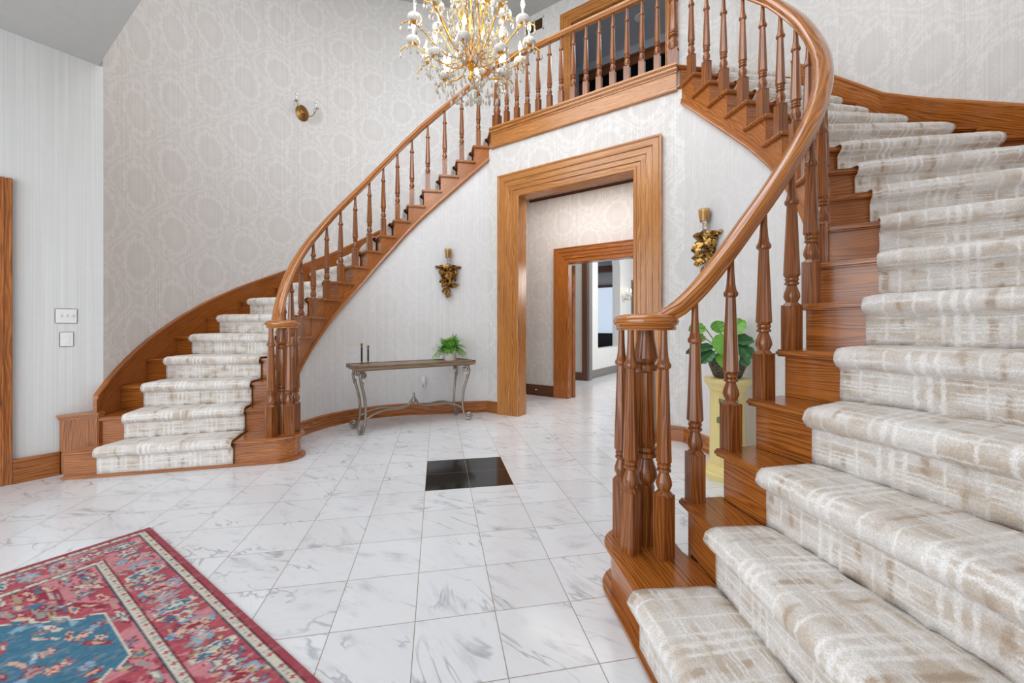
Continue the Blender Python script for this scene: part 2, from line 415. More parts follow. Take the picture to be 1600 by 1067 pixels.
def thing(name, label, cat, loc=(0, 0, 0), rz=0.0, group=None):
    o = bpy.data.objects.new(name, None); C.objects.link(o); o.empty_display_size = 0.1
    o.location = loc; o.rotation_euler = (0, 0, rz); o['label'] = label; o['category'] = cat
    if group: o['group'] = group
    return o
def tag(o, label, cat, group=None):
    o['label'] = label; o['category'] = cat
    if group: o['group'] = group
    return o
def struct(o): o['kind'] = 'structure'; return o
def dup(o, parent, loc=None, rz=None, scale=None):
    c = o.copy(); C.objects.link(c); c.parent = parent
    if loc is not None: c.location = loc
    if rz is not None: c.rotation_euler = (0, 0, rz)
    if scale is not None: c.scale = scale
    for ch in [q for q in bpy.data.objects if q.parent == o]:
        d = ch.copy(); C.objects.link(d); d.parent = c
    return c

# ------------------------------------------------------------------ plan of the foyer
CX, CY = 1.148, 0.31            # centre of the stair curve (right side; the left mirrors it)
IX, IY = 1.05, 0.343             # the open side curves about its own centre
RI, RO = 1.09, 2.28            # nosing circle on the open side, skirt face on the wall side
RISE = 0.203
WD = 1.80                       # plane of the doorway wall
TI = {1: -64.5, 2: -56.8, 3: -49, 4: -41.0, 5: -32, 6: -22.8, 7: -13.2, 8: -4.2, 9: 5, 10: 14.0, 11: 22.3, 12: 31, 13: 39.5}
TO = {1: -66.0, 2: -57, 3: -49.5, 4: -41.5, 5: -33, 6: -24, 7: -14, 8: -3, 9: 7.5, 10: 17, 11: 25.5, 12: 33.5, 13: 41.5}
AI = {14: 0.08, 15: 0.29, 16: 0.505, 17: 0.72, 18: 0.935}
AO = {14: 0.15, 15: 0.36, 16: 0.57, 17: 0.79, 18: 1.0}
def lerp_t(tab, t):
    ks = sorted(tab)
    if t <= ks[0]: return tab[ks[0]]+(t-ks[0])*(tab[ks[1]]-tab[ks[0]])
    for a, b in zip(ks, ks[1:]):
        if t <= b: return tab[a]+(t-a)/(b-a)*(tab[b]-tab[a])
    return tab[ks[-1]]+(t-ks[-1])*(tab[ks[-1]]-tab[ks[-2]])
K2 = math.sqrt(0.5)
def polar(R, deg): return Vector((CX+R*math.cos(math.radians(deg)), CY+R*math.sin(math.radians(deg))))
def curve_pt(R, arc):            # arc: degrees up to 45, beyond that metres along the 45 degree straight
    if arc[0] == 'a': return polar(R, arc[1])
    return Vector((CX+R*K2-K2*arc[1], CY+R*K2+K2*arc[1]))
def Ipt(t, d=0.0):
    def arc(deg): return Vector((IX+(RI+d)*math.cos(math.radians(deg)), IY+(RI+d)*math.sin(math.radians(deg))))
    def line(l): return Vector((IX+(RI+d)*K2-K2*l, IY+(RI+d)*K2+K2*l))
    if t <= 13: return arc(lerp_t(TI, t))
    if t < 14:
        s0 = -RI*math.radians(45-TI[13]); l = s0+(t-13)*(AI[14]-s0)
        return arc(45+math.degrees(l/RI)) if l < 0 else line(l)
    return line(lerp_t(AI, t))
def Opt(t, d=0.0):
    if t <= 13: return polar(RO+d, lerp_t(TO, t))
    if t < 14:
        s0 = -RO*math.radians(45-TO[13]); s = s0+(t-13)*(AO[14]-s0)
        return polar(RO+d, 45+math.degrees(s/RO)) if s < 0 else curve_pt(RO+d, ('l', s))
    return curve_pt(RO+d, ('l', lerp_t(AO, t)))
NX, NY = 1.53, -0.625           # volute newel
FD = Vector((0.653, -0.757)).normalized(); FN = Vector((-0.757, -0.653)).normalized()
def nose(k):
    if k == 1:
        a = Vector((NX, NY))+FN*0.17
        return a+FD*0.12, a+FD*1.36
    return Ipt(k), Opt(k)
def bdir(k):
    a, b = nose(k); d = (b-a).normalized(); return Vector((-d.y, d.x))
def riser_pt(k, f, back=0.028):
    a, b = nose(k); return a+(b-a)*f+bdir(k)*back
def zlow(t): return t*RISE-0.363
def ztop_skirt(t): return t*RISE+0.165

def mir(sg):
    return lambda p: Vector((p.x*sg, p.y, p.z))

# ------------------------------------------------------------------ masters for the balusters
def baluster_mb(H=0.775, block=0.19, side=0.058):
    m = MB(); s = side/2; z = block
    m.box((0, 0, z/2-0.004), (s, s, z/2+0.004))
    m.lathe([(s*1.25, z-0.004), (s*0.8, z+0.012)], 8, ph=PI/8)
    m.lathe([(0.019, z), (0.022, z+0.006), (0.022, z+0.014), (0.026, z+0.022), (0.031, z+0.036), (0.029, z+0.052), (0.021, z+0.076), (0.017, z+0.088)], 16)
    m.lathe([(0.017, z+0.084), (0.027, z+0.090), (0.027, z+0.098), (0.021, z+0.102), (0.026, z+0.108), (0.026, z+0.116), (0.02, z+0.122)], 16)
    top = H-0.155
    m.lathe([(0.024, z+0.120), (0.0315, z+0.130), (0.0195, top)], 8, ph=PI/8)
    m.lathe([(0.019, top), (0.026, top+0.006), (0.028, top+0.014), (0.026, top+0.022), (0.021, top+0.03), (0.0165, top+0.055), (0.0135, top+0.10), (0.012, H+0.012)], 16)
    return m
BAL = baluster_mb().build('baluster', M['oak_turned'], None, (0, 0, 1), 30)
BALV = baluster_mb(0.897, 0.25).build('baluster', M['oak_turned'], None, (0, 0, 1), 30)
BALB = baluster_mb(0.815, 0.19).build('baluster', M['oak_turned'], None, (0, 0, 1), 30)
masters = [BAL, BALV, BALB]

RAILP = [(-0.026, 0), (-0.033, 0.009), (-0.030, 0.017), (-0.040, 0.025), (-0.044, 0.036), (-0.041, 0.049), (-0.028, 0.060), (0, 0.066),
         (0.028, 0.060), (0.041, 0.049), (0.044, 0.036), (0.040, 0.025), (0.030, 0.017), (0.033, 0.009), (0.026, 0)]
def rail_sweep(m, pts):          # pts: bottom centre line
    pts = [Vector(p) for p in pts]; P = []; L = [0]
    for i in range(1, len(pts)): L.append(L[-1]+(pts[i]-pts[i-1]).length)
    for i, p in enumerate(pts):
        t = pts[min(i+1, len(pts)-1)]-pts[max(i-1, 0)]; t.normalize()
        side = Vector((t.y, -t.x, 0)).normalized(); up = side.cross(t)
        if up.z < 0: up = -up
        P.append([p+side*a+up*b for a, b in RAILP])
    n = len(RAILP)
    m.grid(P, cv=True, cap=True, uv=lambda i, j: (L[min(i, len(L)-1)], j*0.016))
    return m
def zrail(t):
    z = (t-0.35)*RISE+0.775+0.038*min(1.0, max(0.0, (t-4.0)/8.0)); z0 = 1.10
    return z0+0.5*((z-z0)+math.sqrt((z-z0)**2+0.004))
BAL_D = 0.036

def build_stair(sg, side):
    F = mir(sg)
    root = thing('staircase', {1: 'nearer curved oak staircase climbing on the right side of the foyer', -1: 'far curved oak staircase climbing along the left wall of the foyer'}[sg], 'staircase', (0, 0, 0))
    def B(m, name, mat='oak', **kw): return m.xf(F).build(name, M[mat], root, **kw)
    # first step: bullnose block, shoe and tread share one outline
    def outline1(r, front, back_d):
        N = Vector((NX, NY)); a0 = math.degrees(math.atan2(FN.y, FN.x)); out = []
        out.append(N+FN*front+FD*1.40)
        for k in range(17):
            a = a0-(a0+360-75)*0.0-(k/16.0)*146.0
            out.append(N+Vector((math.cos(math.radians(a)), math.sin(math.radians(a))))*r)
        p = Ipt(2.05, back_d); out.append(p)
        out.append(riser_pt(2, 0.10, 0.034)); out.append(riser_pt(2, 1.0, 0.034))
        return [(q.x, q.y) for q in out]
    m = MB().prism(outline1(0.142, 0.142, 0.06), 0.0, RISE-0.03); B(m, 'bullnose_riser', grain=(0.65, -0.757*1, 0) if sg > 0 else (-0.65, -0.757, 0))
    m = MB().prism(outline1(0.178, 0.178, 0.06), 0.0, 0.022); B(m, 'shoe_moulding', bevel=0.006, grain=(0.65*sg, -0.757, 0))
    m = MB().prism(outline1(0.17, 0.17, 0.035), RISE-0.03, RISE); B(m, 'bullnose_tread', bevel=0.010, seg=3, grain=(0.65*sg, -0.757, 0))
    for k in range(2, 18):
        a, b = nose(k); d = (b-a).normalized(); kk = k+1
        spacing = (Ipt(kk)-Ipt(k)).length
        out = [b, a]
        te = kk+0.045/spacing
        for q in range(1, 6): out.append(Ipt(k+(te-k)*q/5.0))
        out.append(Ipt(te, 0.035)); 
        out.append(riser_pt(kk, 0.03, 0.030)); out.append(riser_pt(kk, 1.0, 0.030))
        pts = [(q.x, q.y) for q in out]
        m = MB().prism(pts, RISE*k-0.03, RISE*k)
        B(m, 'tread', bevel=0.009, seg=3, grain=(d.x*sg, d.y, 0), bevang=35)
    for k in range(2, 19):
        a, b = nose(k); d = (b-a).normalized(); n = bdir(k)
        p0 = a+d*0.032+n*0.028; p1 = b+n*0.028
        pts = [p0, p1, p1+n*0.018, p0+n*0.018]
        m = MB().prism([(q.x, q.y) for q in pts], RISE*(k-1), RISE*k-0.028)
        B(m, 'riser', grain=(d.x*sg, d.y, 0))
    # landing nosing
    a, b = nose(18); d = (b-a).normalized(); n = bdir(18)
    pts = [a, b, b+n*0.09, a+n*0.09]
    B(MB().prism([(q.x, q.y) for q in pts], RISE*18-0.03, RISE*18), 'landing_nosing', bevel=0.009, grain=(d.x*sg, d.y, 0))
    # cut stringer: saw-tooth top, raked bottom
    m = MB(); L = 0.0
    for k in range(1, 18):
        t0 = k+0.03/(Ipt(k+1)-Ipt(k)).length; t1 = k+1+0.03/(Ipt(min(k+2, 18.5))-Ipt(k+1)).length
        if k == 1: t0 = 1.86
        if k == 17: t1 = 18.0
        N = 5; rows = []; us = []
        for q in range(N):
            t = t0+(t1-t0)*q/(N-1); lo = max(zlow(t), 0.0); hi = RISE*k-0.028
            lo = min(lo, hi-0.01)
            pa, pb = Ipt(t, 0.028), Ipt(t, 0.052)
            rows.append([(pa.x, pa.y, lo), (pa.x, pa.y, hi), (pb.x, pb.y, hi), (pb.x, pb.y, lo)])
            us.append((t*0.2, zlow(t)))
        uvf = lambda i, j: (us[min(i, N-1)][0]*1.5+0.35*us[min(i, N-1)][1], (rows[min(i, N-1)][j % 4][2]-us[min(i, N-1)][1])*0.95)
        m.grid(rows, cv=True, cap=True, uv=uvf)
    B(m, 'stringer')
    m = MB(); rows = []; N = 60; us = []
    prof = [(0.056, 0.0), (0.014, 0.0), (0.010, 0.012), (0.018, 0.030), (0.020, 0.05), (0.056, 0.05)]
    l = 0; prev = None
    for q in range(N+1):
        t = 1.80+(18.0-1.80)*q/N; row = []
        for dd, zz in prof:
            p = Ipt(t, dd); row.append((p.x, p.y, max(zlow(t), 0)+zz-0.022))
        rows.append(row); c = Vector(row[0]); l += (c-prev).length if prev else 0; prev = c; us.append(l)
    m.grid(rows, cv=True, cap=True, uv=lambda i, j: (us[min(i, N)], j*0.03)); B(m, 'stringer_moulding')
    # wall skirt
    m = MB(); rows = []; us = []; l = 0; prev = None; N = 72
    prof = [(0.022, -0.42), (0.0, -0.42), (0.0, -0.035), (-0.008, -0.022), (-0.008, -0.010), (0.0, 0.0), (0.022, 0.0)]
    t0 = 2.04
    for q in range(N+1):
        t = t0+(18.0-t0)*q/N; row = []
        for dd, zz in prof:
            p = Opt(t, dd); row.append((p.x, p.y, max(ztop_skirt(t)+zz, 0.0)))
        rows.append(row); c = Vector(row[-1]); l += (c-prev).length if prev else 0; prev = c; us.append(l)
    m.grid(rows, cv=True, cap=True, uv=lambda i, j: (us[min(i, N)], [0, .02, .40, .42, .44, .46, .48, .5][j])); B(m, 'skirt_board')
    # plinth where the skirt starts
    m = MB().prism([(2.518, -1.775), (2.495, -1.775), (2.378, -1.592), (2.40, -1.56), (2.518, -1.56)], 0.0, 0.405); B(m, 'plinth_block', bevel=0.004, grain=(0, 0, 1))
    m = MB().prism([(2.518, -1.785), (2.487, -1.785), (2.368, -1.592), (2.40, -1.55), (2.518, -1.55)], 0.405, 0.43).prism([(2.518, -1.795), (2.480, -1.795), (2.360, -1.592), (2.40, -1.545), (2.518, -1.545)], 0.428, 0.446); B(m, 'plinth_cap', bevel=0.005, grain=(0, 1, 0))

    # ---------------- runner
    cm = MB(); rows = []; NL = 40
    prof = [(-0.012, None), (-0.013, -0.062), (-0.022, -0.050), (-0.040, -0.044), (-0.052, -0.032), (-0.056, -0.014), (-0.050, 0.004), (-0.036, 0.015), (-0.014, 0.018)]
    runv = 0.0
    def lat(k, f): return riser_pt(k, f)
    lv = []
    def frac(k, j):
        a, b = nose(k); Ln = (b-a).length
        f0, f1 = (0.19 if k == 1 else 0.285 if k < 5 else 0.25)/Ln, 1-0.17/Ln
        return f0+(f1-f0)*j/NL
    def jit(): return random.uniform(-1, 1)*0.0012
    for k in range(1, 19):
        n = bdir(k); base = RISE*k
        zs = []
        for q in range(4):
            z = RISE*(k-1)+(0.012 if k > 1 else 0.004)+(base-0.066-RISE*(k-1)-0.012)*q/3.0
            row = []
            for j in range(NL+1):
                p = lat(k, frac(k, j))-n*0.012; row.append((p.x+jit(), p.y+jit(), z))
            rows.append(row); lv.append(runv+0.14*q/3)
        runv += 0.14
        for dx, dz in prof[1:]:
            row = []
            for j in range(NL+1):
                f = frac(k, j)
                edge = 0.010*math.exp(-min(j, NL-j)/1.2)
                p = lat(k, f)+n*dx; row.append((p.x+jit()*1.5, p.y+jit()*1.5, base+dz-edge*(1 if dz > -0.03 else 0)+jit()))
            runv += 0.016; rows.append(row); lv.append(runv)
        if k < 18:
            for q in range(1, 8):
                g = q/7.0; row = []
                for j in range(NL+1):
                    p = (lat(k, frac(k, j))-n*0.0)*(1-g)+(lat(k+1, frac(k+1, j))-bdir(k+1)*0.012)*g
                    edge = 0.010*math.exp(-min(j, NL-j)/1.2)
                    row.append((p.x+jit(), p.y+jit(), base+0.018-edge+jit()-(0.006 if q == 7 else 0)))
                rows.append(row); lv.append(runv+0.26*g)
            runv += 0.26
        else:
            for q in range(1, 4):
                row = []
                for j in range(NL+1):
                    p = lat(k, frac(k, j))+n*0.1*q; row.append((p.x, p.y, base+0.016))
                rows.append(row); lv.append(runv+0.1*q)
    # fold down to the wood at both edges
    full = []
    for r in rows:
        a, b = Vector(r[0]), Vector(r[-1])
        full.append(r)
    cm.grid(full, uv=lambda i, j: (j/NL*0.86, lv[min(i, len(lv)-1)]))
    cm.xf(F)
    co = cm.build('stair_runner', M['carpet'], None, smooth=80, recalc=False)
    so = co.modifiers.new('thickness', 'SOLIDIFY'); so.thickness = 0.010; so.offset = -1 if sg > 0 else 1
    tag(co, {1: 'beige plaid carpet runner down the nearer staircase on the right', -1: 'beige plaid carpet runner down the far staircase on the left'}[sg], 'stair carpet')

    # ---------------- balustrade
    rr = thing('stair_railing', {1: 'oak stair railing with volute newel in the right foreground', -1: 'oak stair railing rising along the far left staircase'}[sg], 'railing', (0, 0, 0))
    m = MB(); pts = []
    flat = []
    e = Ipt(1.9, BAL_D)
    for q in range(5):
        g = q/4.0; p = Vector((NX, NY))*(1-g)+e*g; flat.append((p, 0.0))
    N = 110
    for q in range(1, N+1):
        t = 1.9+(17.75-1.9)*q/N; flat.append((Ipt(t, BAL_D), t))
    arc = [0.0]
    for q in range(1, len(flat)): arc.append(arc[-1]+(flat[q][0]-flat[q-1][0]).length)
    i3 = min(range(len(flat)), key=lambda q: abs(flat[q][1]-3.2)); L3 = arc[i3]
    z3 = zrail(flat[i3][1]); sl = (zrail(flat[i3+1][1])-zrail(flat[i3-1][1]))/(arc[i3+1]-arc[i3-1])
    def zh(q):
        if q >= i3: return zrail(flat[q][1])
        g = arc[q]/L3; return 1.10+(z3-1.10)*(3*g*g-2*g**3)+sl*L3*(g**3-g*g)
    for q, (p, t) in enumerate(flat): pts.append((p.x, p.y, max(1.10, zh(q))))
    zend = pts[-1][2]
    e = Vector((1.10, 1.85)); s = Ipt(17.75, BAL_D)
    for q in range(1, 7):
        g = q/6.0; p = s*(1-g)+e*g; pts.append((p.x, p.y, zend+(4.49-zend)*(g*g*(3-2*g))))
    rail_sweep(m, pts)
    r0 = 0.128
    m.lathe([(0.0, 0), (r0-0.012, 0), (r0-0.006, 0.009), (r0-0.010, 0.017), (r0, 0.025), (r0+0.004, 0.036), (r0, 0.049), (r0-0.012, 0.060), (r0-0.04, 0.066), (0.0, 0.0665)], 40, (NX, NY, 1.10), cap=False, around=True)
    m.xf(F).build('handrail', M['oak_rail'], rr, smooth=40, grain=(1, 0, 0))
    m = MB()
    m.lathe([(0.036, 0), (0.036, 0.24), (0.03, 0.262)], 8, ph=PI/8)
    m.lathe([(0.03, 0.25), (0.042, 0.275), (0.047, 0.29), (0.044, 0.315), (0.03, 0.355), (0.028, 0.365)], 24)
    m.lathe([(0.028, 0.36), (0.046, 0.37), (0.046, 0.385), (0.036, 0.39), (0.044, 0.396), (0.044, 0.41), (0.034, 0.415)], 24)
    m.lathe([(0.038, 0.412), (0.046, 0.43), (0.038, 0.72)], 8, ph=PI/8)
    m.lathe([(0.036, 0.72), (0.046, 0.728), (0.05, 0.74), (0.046, 0.752), (0.036, 0.758), (0.044, 0.768), (0.052, 0.78), (0.046, 0.81), (0.036, 0.86), (0.033, 0.905)], 24)
    o = m.build('newel_post', M['oak_turned'], rr, grain=(0, 0, 1), smooth=30); o.location = (NX*sg, NY, RISE)
    for a in (-107, -33, 178, 104):
        x = NX+0.105*math.cos(math.radians(a)); y = NY+0.105*math.sin(math.radians(a))
        dup(BALV, rr, (x*sg, y, RISE), math.radians(a)*sg)
    for k in range(2, 18):
        tt = k+0.36; p = Ipt(tt, BAL_D); q = Ipt(tt+0.05, BAL_D)-p
        rz = math.atan2(q.y, q.x*sg)
        z = RISE*k; h = (zh(min(range(len(flat)), key=lambda v: abs(flat[v][1]-tt))) if k == 2 else zrail(tt))-z
        dup(BAL, rr, (p.x*sg, p.y, z), rz, (1, 1, h/0.775))
    return root

build_stair(1, 'right'); build_stair(-1, 'left')

# ------------------------------------------------------------------ shell
def wallstrip(path, z0, z1, thick, name, mat):
    """path: list of (x,y) with room on the left of travel direction * sign of thick"""
    m = MB(); P = [Vector(p) for p in path]; n = len(P); L = [0]
    for i in range(1, n): L.append(L[-1]+(P[i]-P[i-1]).length)
    rows = []
    for i, p in enumerate(P):
        t = (P[min(i+1, n-1)]-P[max(i-1, 0)]).normalized(); nn = Vector((t.y, -t.x))*thick
        lo = z0[i] if hasattr(z0, '__len__') else z0; hi = z1[i] if hasattr(z1, '__len__') else z1
        rows.append([(p.x, p.y, lo), (p.x, p.y, hi), (p.x+nn.x, p.y+nn.y, hi), (p.x+nn.x, p.y+nn.y, lo)])
    uvf = lambda i, j: (L[min(i, n-1)], rows[min(i, n-1)][j % 4][2])
    m.grid(rows, cv=True, cap=True, uv=uvf)
    return struct(m.build(name, M[mat], None))
ZC = 6.15
R_W = 2.30
for sg, nm in ((1, 'right'), (-1, 'left')):
    path = [(2.5195, -1.540)]
    a = -53.0
    while a < 45: path.append(tuple(polar(R_W, a))); a += 3.0
    path.append(tuple(polar(R_W, 45)))
    e = Vector((CX+R_W*K2, CY+R_W*K2)); tt = 3.2-e.y
    path.append((e.x-tt, e.y+tt))
    path = [(x*sg, y) for x, y in path]
    wallstrip(path, 0, ZC, 0.12*sg, 'wall_%s_curved' % nm, 'paper')
    wallstrip([(2.52*sg, -4.1), (2.52*sg, -1.538)], 0, 3.2, 0.12*sg, 'wall_%s_vestibule' % nm, 'paper2')
    # wall under the stair
    pts = []; tops = []; N = 50
    for q in range(N+1):
        t = 2.0+(17.85-2.0)*q/N; p = Ipt(t, 0.050); pts.append((p.x*sg, p.y)); tops.append(max(zlow(min(t, 18))+0.04, 0.02))
    e_ = Ipt(17.85, 0.050); pts.append(((e_.x+e_.y-WD)*sg, WD)); tops.append(3.38)
    wallstrip(pts, 0.0, tops, 0.08*sg, 'wall_%s_understair' % nm, 'paper3')
    # baseboard along it
    m = MB(); rows = []; us = []; l = 0; prev = None
    prof = [(0.052, 0.0), (0.022, 0.0), (0.022, 0.018), (0.034, 0.02), (0.034, 0.115), (0.028, 0.122), (0.030, 0.135), (0.044, 0.145), (0.052, 0.145)]
    N = 48
    for q in range(N+1):
        t = 2.35+(18.0-2.35)*q/N; row = []
        for dd, zz in prof:
            p = Ipt(t, dd); row.append((p.x*sg, p.y, zz))
        c = Vector(row[0]); l += (c-prev).length if prev else 0; prev = c; us.append(l); rows.append(row)
    m.grid(rows, cv=True, cap=True, uv=lambda i, j: (us[min(i, N)], j*0.03))
    struct(m.build('baseboard_%s_curved' % nm, M['oak_dark'] if False else M['oak'], None))
    m = MB().bb(2.505*sg, 2.485*sg, -2.0 if sg < 0 else -4.1, -1.775, 0, 0.15).bb(2.51*sg, 2.478*sg, -2.0 if sg < 0 else -4.1, -1.775, 0, 0.02).bb(2.515*sg, 2.480*sg, -2.0 if sg < 0 else -4.1, -1.775, 0.15, 0.172)
    m.v = [tuple(p) for p in m.v]
    struct(m.build('baseboard_%s_vestibule' % nm, M['oak'], None, bevel=0.003, grain=(0, 1, 0)))

def panels(name, mat, y0, y1, rects, **kw):
    m = MB()
    for x0, x1, z0, z1 in rects: m.bb(x0, x1, y0, y1, z0, z1)
    return struct(m.build(name, M[mat], None, grain=(1, 0, 0), smooth=0))
OW, OZ = 0.71, 2.72
panels('wall_doorway', 'paper', WD, WD+0.14, [(-1.219, -OW-0.1, 0, 3.46), (OW+0.1, 1.219, 0, 3.46), (-OW-0.1, OW+0.1, OZ+0.1, 3.46)])
# vestibule back wall with the glazed entrance, and foyer wall over the vestibule with its tall window
panels('wall_entrance', 'paper2', -4.22, -4.1, [(-2.6, -2.15, 0, 3.2), (2.15, 2.6, 0, 3.2), (-2.15, 2.15, 2.95, 3.2), (-2.15, 2.15, 0, 0.12)])
panels('wall_over_vestibule', 'paper2', -1.70, -1.565, [(-2.52, -1.9, 3.21, ZC), (1.9, 2.52, 3.21, ZC), (-1.9, 1.9, 3.21, 3.6), (-1.9, 1.9, 5.9, ZC)])
def window(name, x0, x1, y, z0, z1, nx, nz):
    m = MB(); t = 0.05
    m.bb(x0, x0+t, y-.04, y+.04, z0, z1).bb(x1-t, x1, y-.04, y+.04, z0, z1).bb(x0, x1, y-.04, y+.04, z0, z0+t).bb(x0, x1, y-.04, y+.04, z1-t, z1)
    for i in range(1, nx): xx = x0+(x1-x0)*i/nx; m.bb(xx-.02, xx+.02, y-.03, y+.03, z0, z1)
    for i in range(1, nz): zz = z0+(z1-z0)*i/nz; m.bb(x0, x1, y-.03, y+.03, zz-.02, zz+.02)
    o = struct(m.build(name, M['oak'], None, bevel=0.004, grain=(0, 0, 1)))
    g = MB().bb(x0+t, x1-t, y-.004, y+.004, z0+t, z1-t).build('pane', M['clear'], o)
    return o
window('window_1', -2.15, 2.15, -4.16, 0.12, 2.95, 5, 3)
window('window_2', -1.9, 1.9, -1.64, 3.6, 5.9, 5, 3)
# floors and ceilings
struct(MB().add([(-6, -4.3, 0), (6, -4.3, 0), (6, 14, 0), (-6, 14, 0)], [(0, 1, 2, 3)]).build('floor', M['marble'], None, smooth=0))
T2 = 0.305*math.sqrt(2)
struct(MB().prism([(0, -T2), (T2, 0), (0, T2), (-T2, 0)], -0.004, 0.0012).build('trim_1_floor_inlay', M['granite'], None, smooth=0))
struct(MB().bb(-2.64, 2.64, -4.22, -1.565, 3.2, 3.32).build('ceiling_vestibule', M['ceil'], None, smooth=0))
m = MB().bb(-3.8, 3.8, -1.75, 3.35, ZC, ZC+0.1); struct(m.build('ceiling', M['ceil'], None, smooth=0))
# balcony slab
o18 = Opt(18)
i18 = Ipt(18, 0.0)
out = [(-i18.x+0.02, WD+0.02), (i18.x-0.02, WD+0.02), (o18.x, o18.y), (1.55, 3.25), (-1.55, 3.25), (-o18.x, o18.y)]
struct(MB().prism(out, 3.25, RISE*18-0.002).build('floor_balcony', M['cream'], None, smooth=0))

# balcony fascia and its cap
m = MB().bb(-1.135, 1.135, WD-0.022, WD+0.02, 3.43, 3.605).bb(-1.14, 1.14, WD-0.034, WD+0.02, 3.405, 3.435).bb(-1.137, 1.137, WD-0.03, WD+0.02, 3.575, 3.60)
struct(m.build('trim_2_balcony_fascia', M['oak_lit'], None, bevel=0.006, grain=(1, 0, 0)))
m = MB().bb(-1.15, 1.15, WD-0.055, WD+0.16, 3.635, 3.672).bb(-1.145, 1.145, WD-0.042, WD+0.14, 3.60, 3.64)
struct(m.build('trim_3_balcony_cap', M['oak_lit'], None, bevel=0.009, seg=3, grain=(1, 0, 0)))
# balcony railing
br = thing('balcony_railing', 'straight oak railing of the upstairs balcony above the doorway', 'railing', (0, 0, 0))
m = rail_sweep(MB(), [(-1.10, 1.85, 4.49), (-0.5, 1.85, 4.49), (0.5, 1.85, 4.49), (1.10, 1.85, 4.49)]); m.build('handrail', M['oak_lit'], br, smooth=40)
nm = MB()
nm.box((0, 0, 0.09), (0.045, 0.045, 0.09)); nm.lathe([(0.056, 0.176), (0.035, 0.205)], 8, ph=PI/8)
nm.lathe([(0.034, 0.19), (0.042, 0.215), (0.048, 0.235), (0.044, 0.26), (0.032, 0.30), (0.03, 0.31), (0.047, 0.318), (0.047, 0.335), (0.036, 0.34), (0.046, 0.347), (0.046, 0.365), (0.036, 0.37)], 24)
nm.lathe([(0.04, 0.368), (0.047, 0.385), (0.034, 0.66)], 8, ph=PI/8)
nm.lathe([(0.034, 0.66), (0.044, 0.668), (0.046, 0.68), (0.04, 0.695), (0.04, 0.71), (0.048, 0.73), (0.04, 0.78), (0.03, 0.83)], 24)
n1 = nm.build('newel_post', M['oak_turned'], br, grain=(0, 0, 1), smooth=30); n1.location = (-1.09, 1.85, 3.67)
dup(n1, br, (1.09, 1.85, 3.67))
for k in range(13):
    x = -1.09+2.18*(k+1)/14.0
    dup(BALB, br, (x, 1.85, 3.672), 0.0)
for b in masters: bpy.data.objects.remove(b)

# ------------------------------------------------------------------ casings
CASP = [(0.0, 0.0), (0.0, 0.018), (0.012, 0.026), (0.03, 0.026), (0.04, 0.020), (0.075, 0.020), (0.085, 0.032), (0.13, 0.032), (0.14, 0.040), (0.195, 0.040), (0.205, 0.052), (0.235, 0.056), (0.262, 0.056), (0.275, 0.066), (0.29, 0.066), (0.29, 0.0)]
def casing(hw, zt, wid, y, facing=-1, jamb=0.16, name='trim', mat='oak_lit', zb=0.0, x0=0.0):
    """mitred architrave round an opening of half width hw and height zt in the plane y; plus jamb lining"""
    m = MB(); sc_ = wid/0.29
    prof = [(a*sc_, b) for a, b in CASP]; n = len(prof)
    def leg(P, L):
        m.grid(P, cap=True, cv=True, uv=lambda i, j: (L[i], prof[j % n][0]+(0.02 if j == n else 0)))
    for s in (-1, 1):
        P = [[(x0+s*(hw+a), y+facing*b, zb) for a, b in prof], [(x0+s*(hw+a), y+facing*b, zt+a) for a, b in prof]]; leg(P, [0, zt])
    P = [[(x0-(hw+a), y+facing*b, zt+a) for a, b in prof], [(x0+(hw+a), y+facing*b, zt+a) for a, b in prof]]; leg(P, [0, 2*hw])
    if jamb:
        yb = y-facing*jamb
        for s in (-1, 1): m.bb(x0+s*hw, x0+s*(hw+0.02), y, yb, zb, zt)
        m.bb(x0-hw-0.02, x0+hw+0.02, y, yb, zt, zt+0.02)
    return struct(m.build(name, M[mat], None, grain=(0, 0, 1), smooth=30))
casing(OW, OZ, 0.29, WD, -1, 0.14, 'trim_4_doorway_casing')
casing(OW, OZ, 0.29, WD+0.14, 1, 0, 'trim_5_doorway_casing_rear')
# short baseboards either side of the casing
for sg, nm in ((-1, 'left'), (1, 'right')):
    m = MB().bb(sg*1.215, sg*(OW+0.29), WD-0.018, WD, 0, 0.125).bb(sg*1.22, sg*(OW+0.29), WD-0.028, WD, 0, 0.018).bb(sg*1.215, sg*(OW+0.29), WD-0.024, WD, 0.122, 0.145)
    struct(m.build('baseboard_%s_doorway' % nm, M['oak'], None, bevel=0.004))

# ------------------------------------------------------------------ hall behind the doorway
HW = 3.25
panels('wall_hall', 'paper', HW, HW+0.14, [(-3.0, -0.765, 0, 3.2), (0.765, 3.0, 0, 3.2), (-0.765, 0.765, 2.1, 3.2)])
casing(0.75, 2.085, 0.235, HW, -1, 0.14, 'trim_6_hall_casing', 'oak')
struct(MB().prism([(-1.2, WD+0.05), (1.2, WD+0.05), (1.46, HW), (-1.46, HW)], 3.215, 3.245).build('ceiling_hall', M['ceil'], None, smooth=0))
struct(MB().bb(-1.46, 1.46, HW-0.02, HW, 3.135, 3.15).bb(-1.46, 1.46, HW-0.03, HW, 3.148, 3.175).build('trim_7_hall_crown', M['oak_dark'], None, bevel=0.006))
struct(MB().bb(-3, -0.985, HW-0.02, HW, 0, 0.17).bb(-3, -0.985, HW-0.032, HW, 0, 0.02).build('baseboard_hall', M['oak_dark'], None, bevel=0.004))
struct(MB().bb(-3.1, -3.0, WD+0.1, HW, 0, 3.2).build('wall_hall_left', M['paper'], None, grain=(0, 1, 0)))
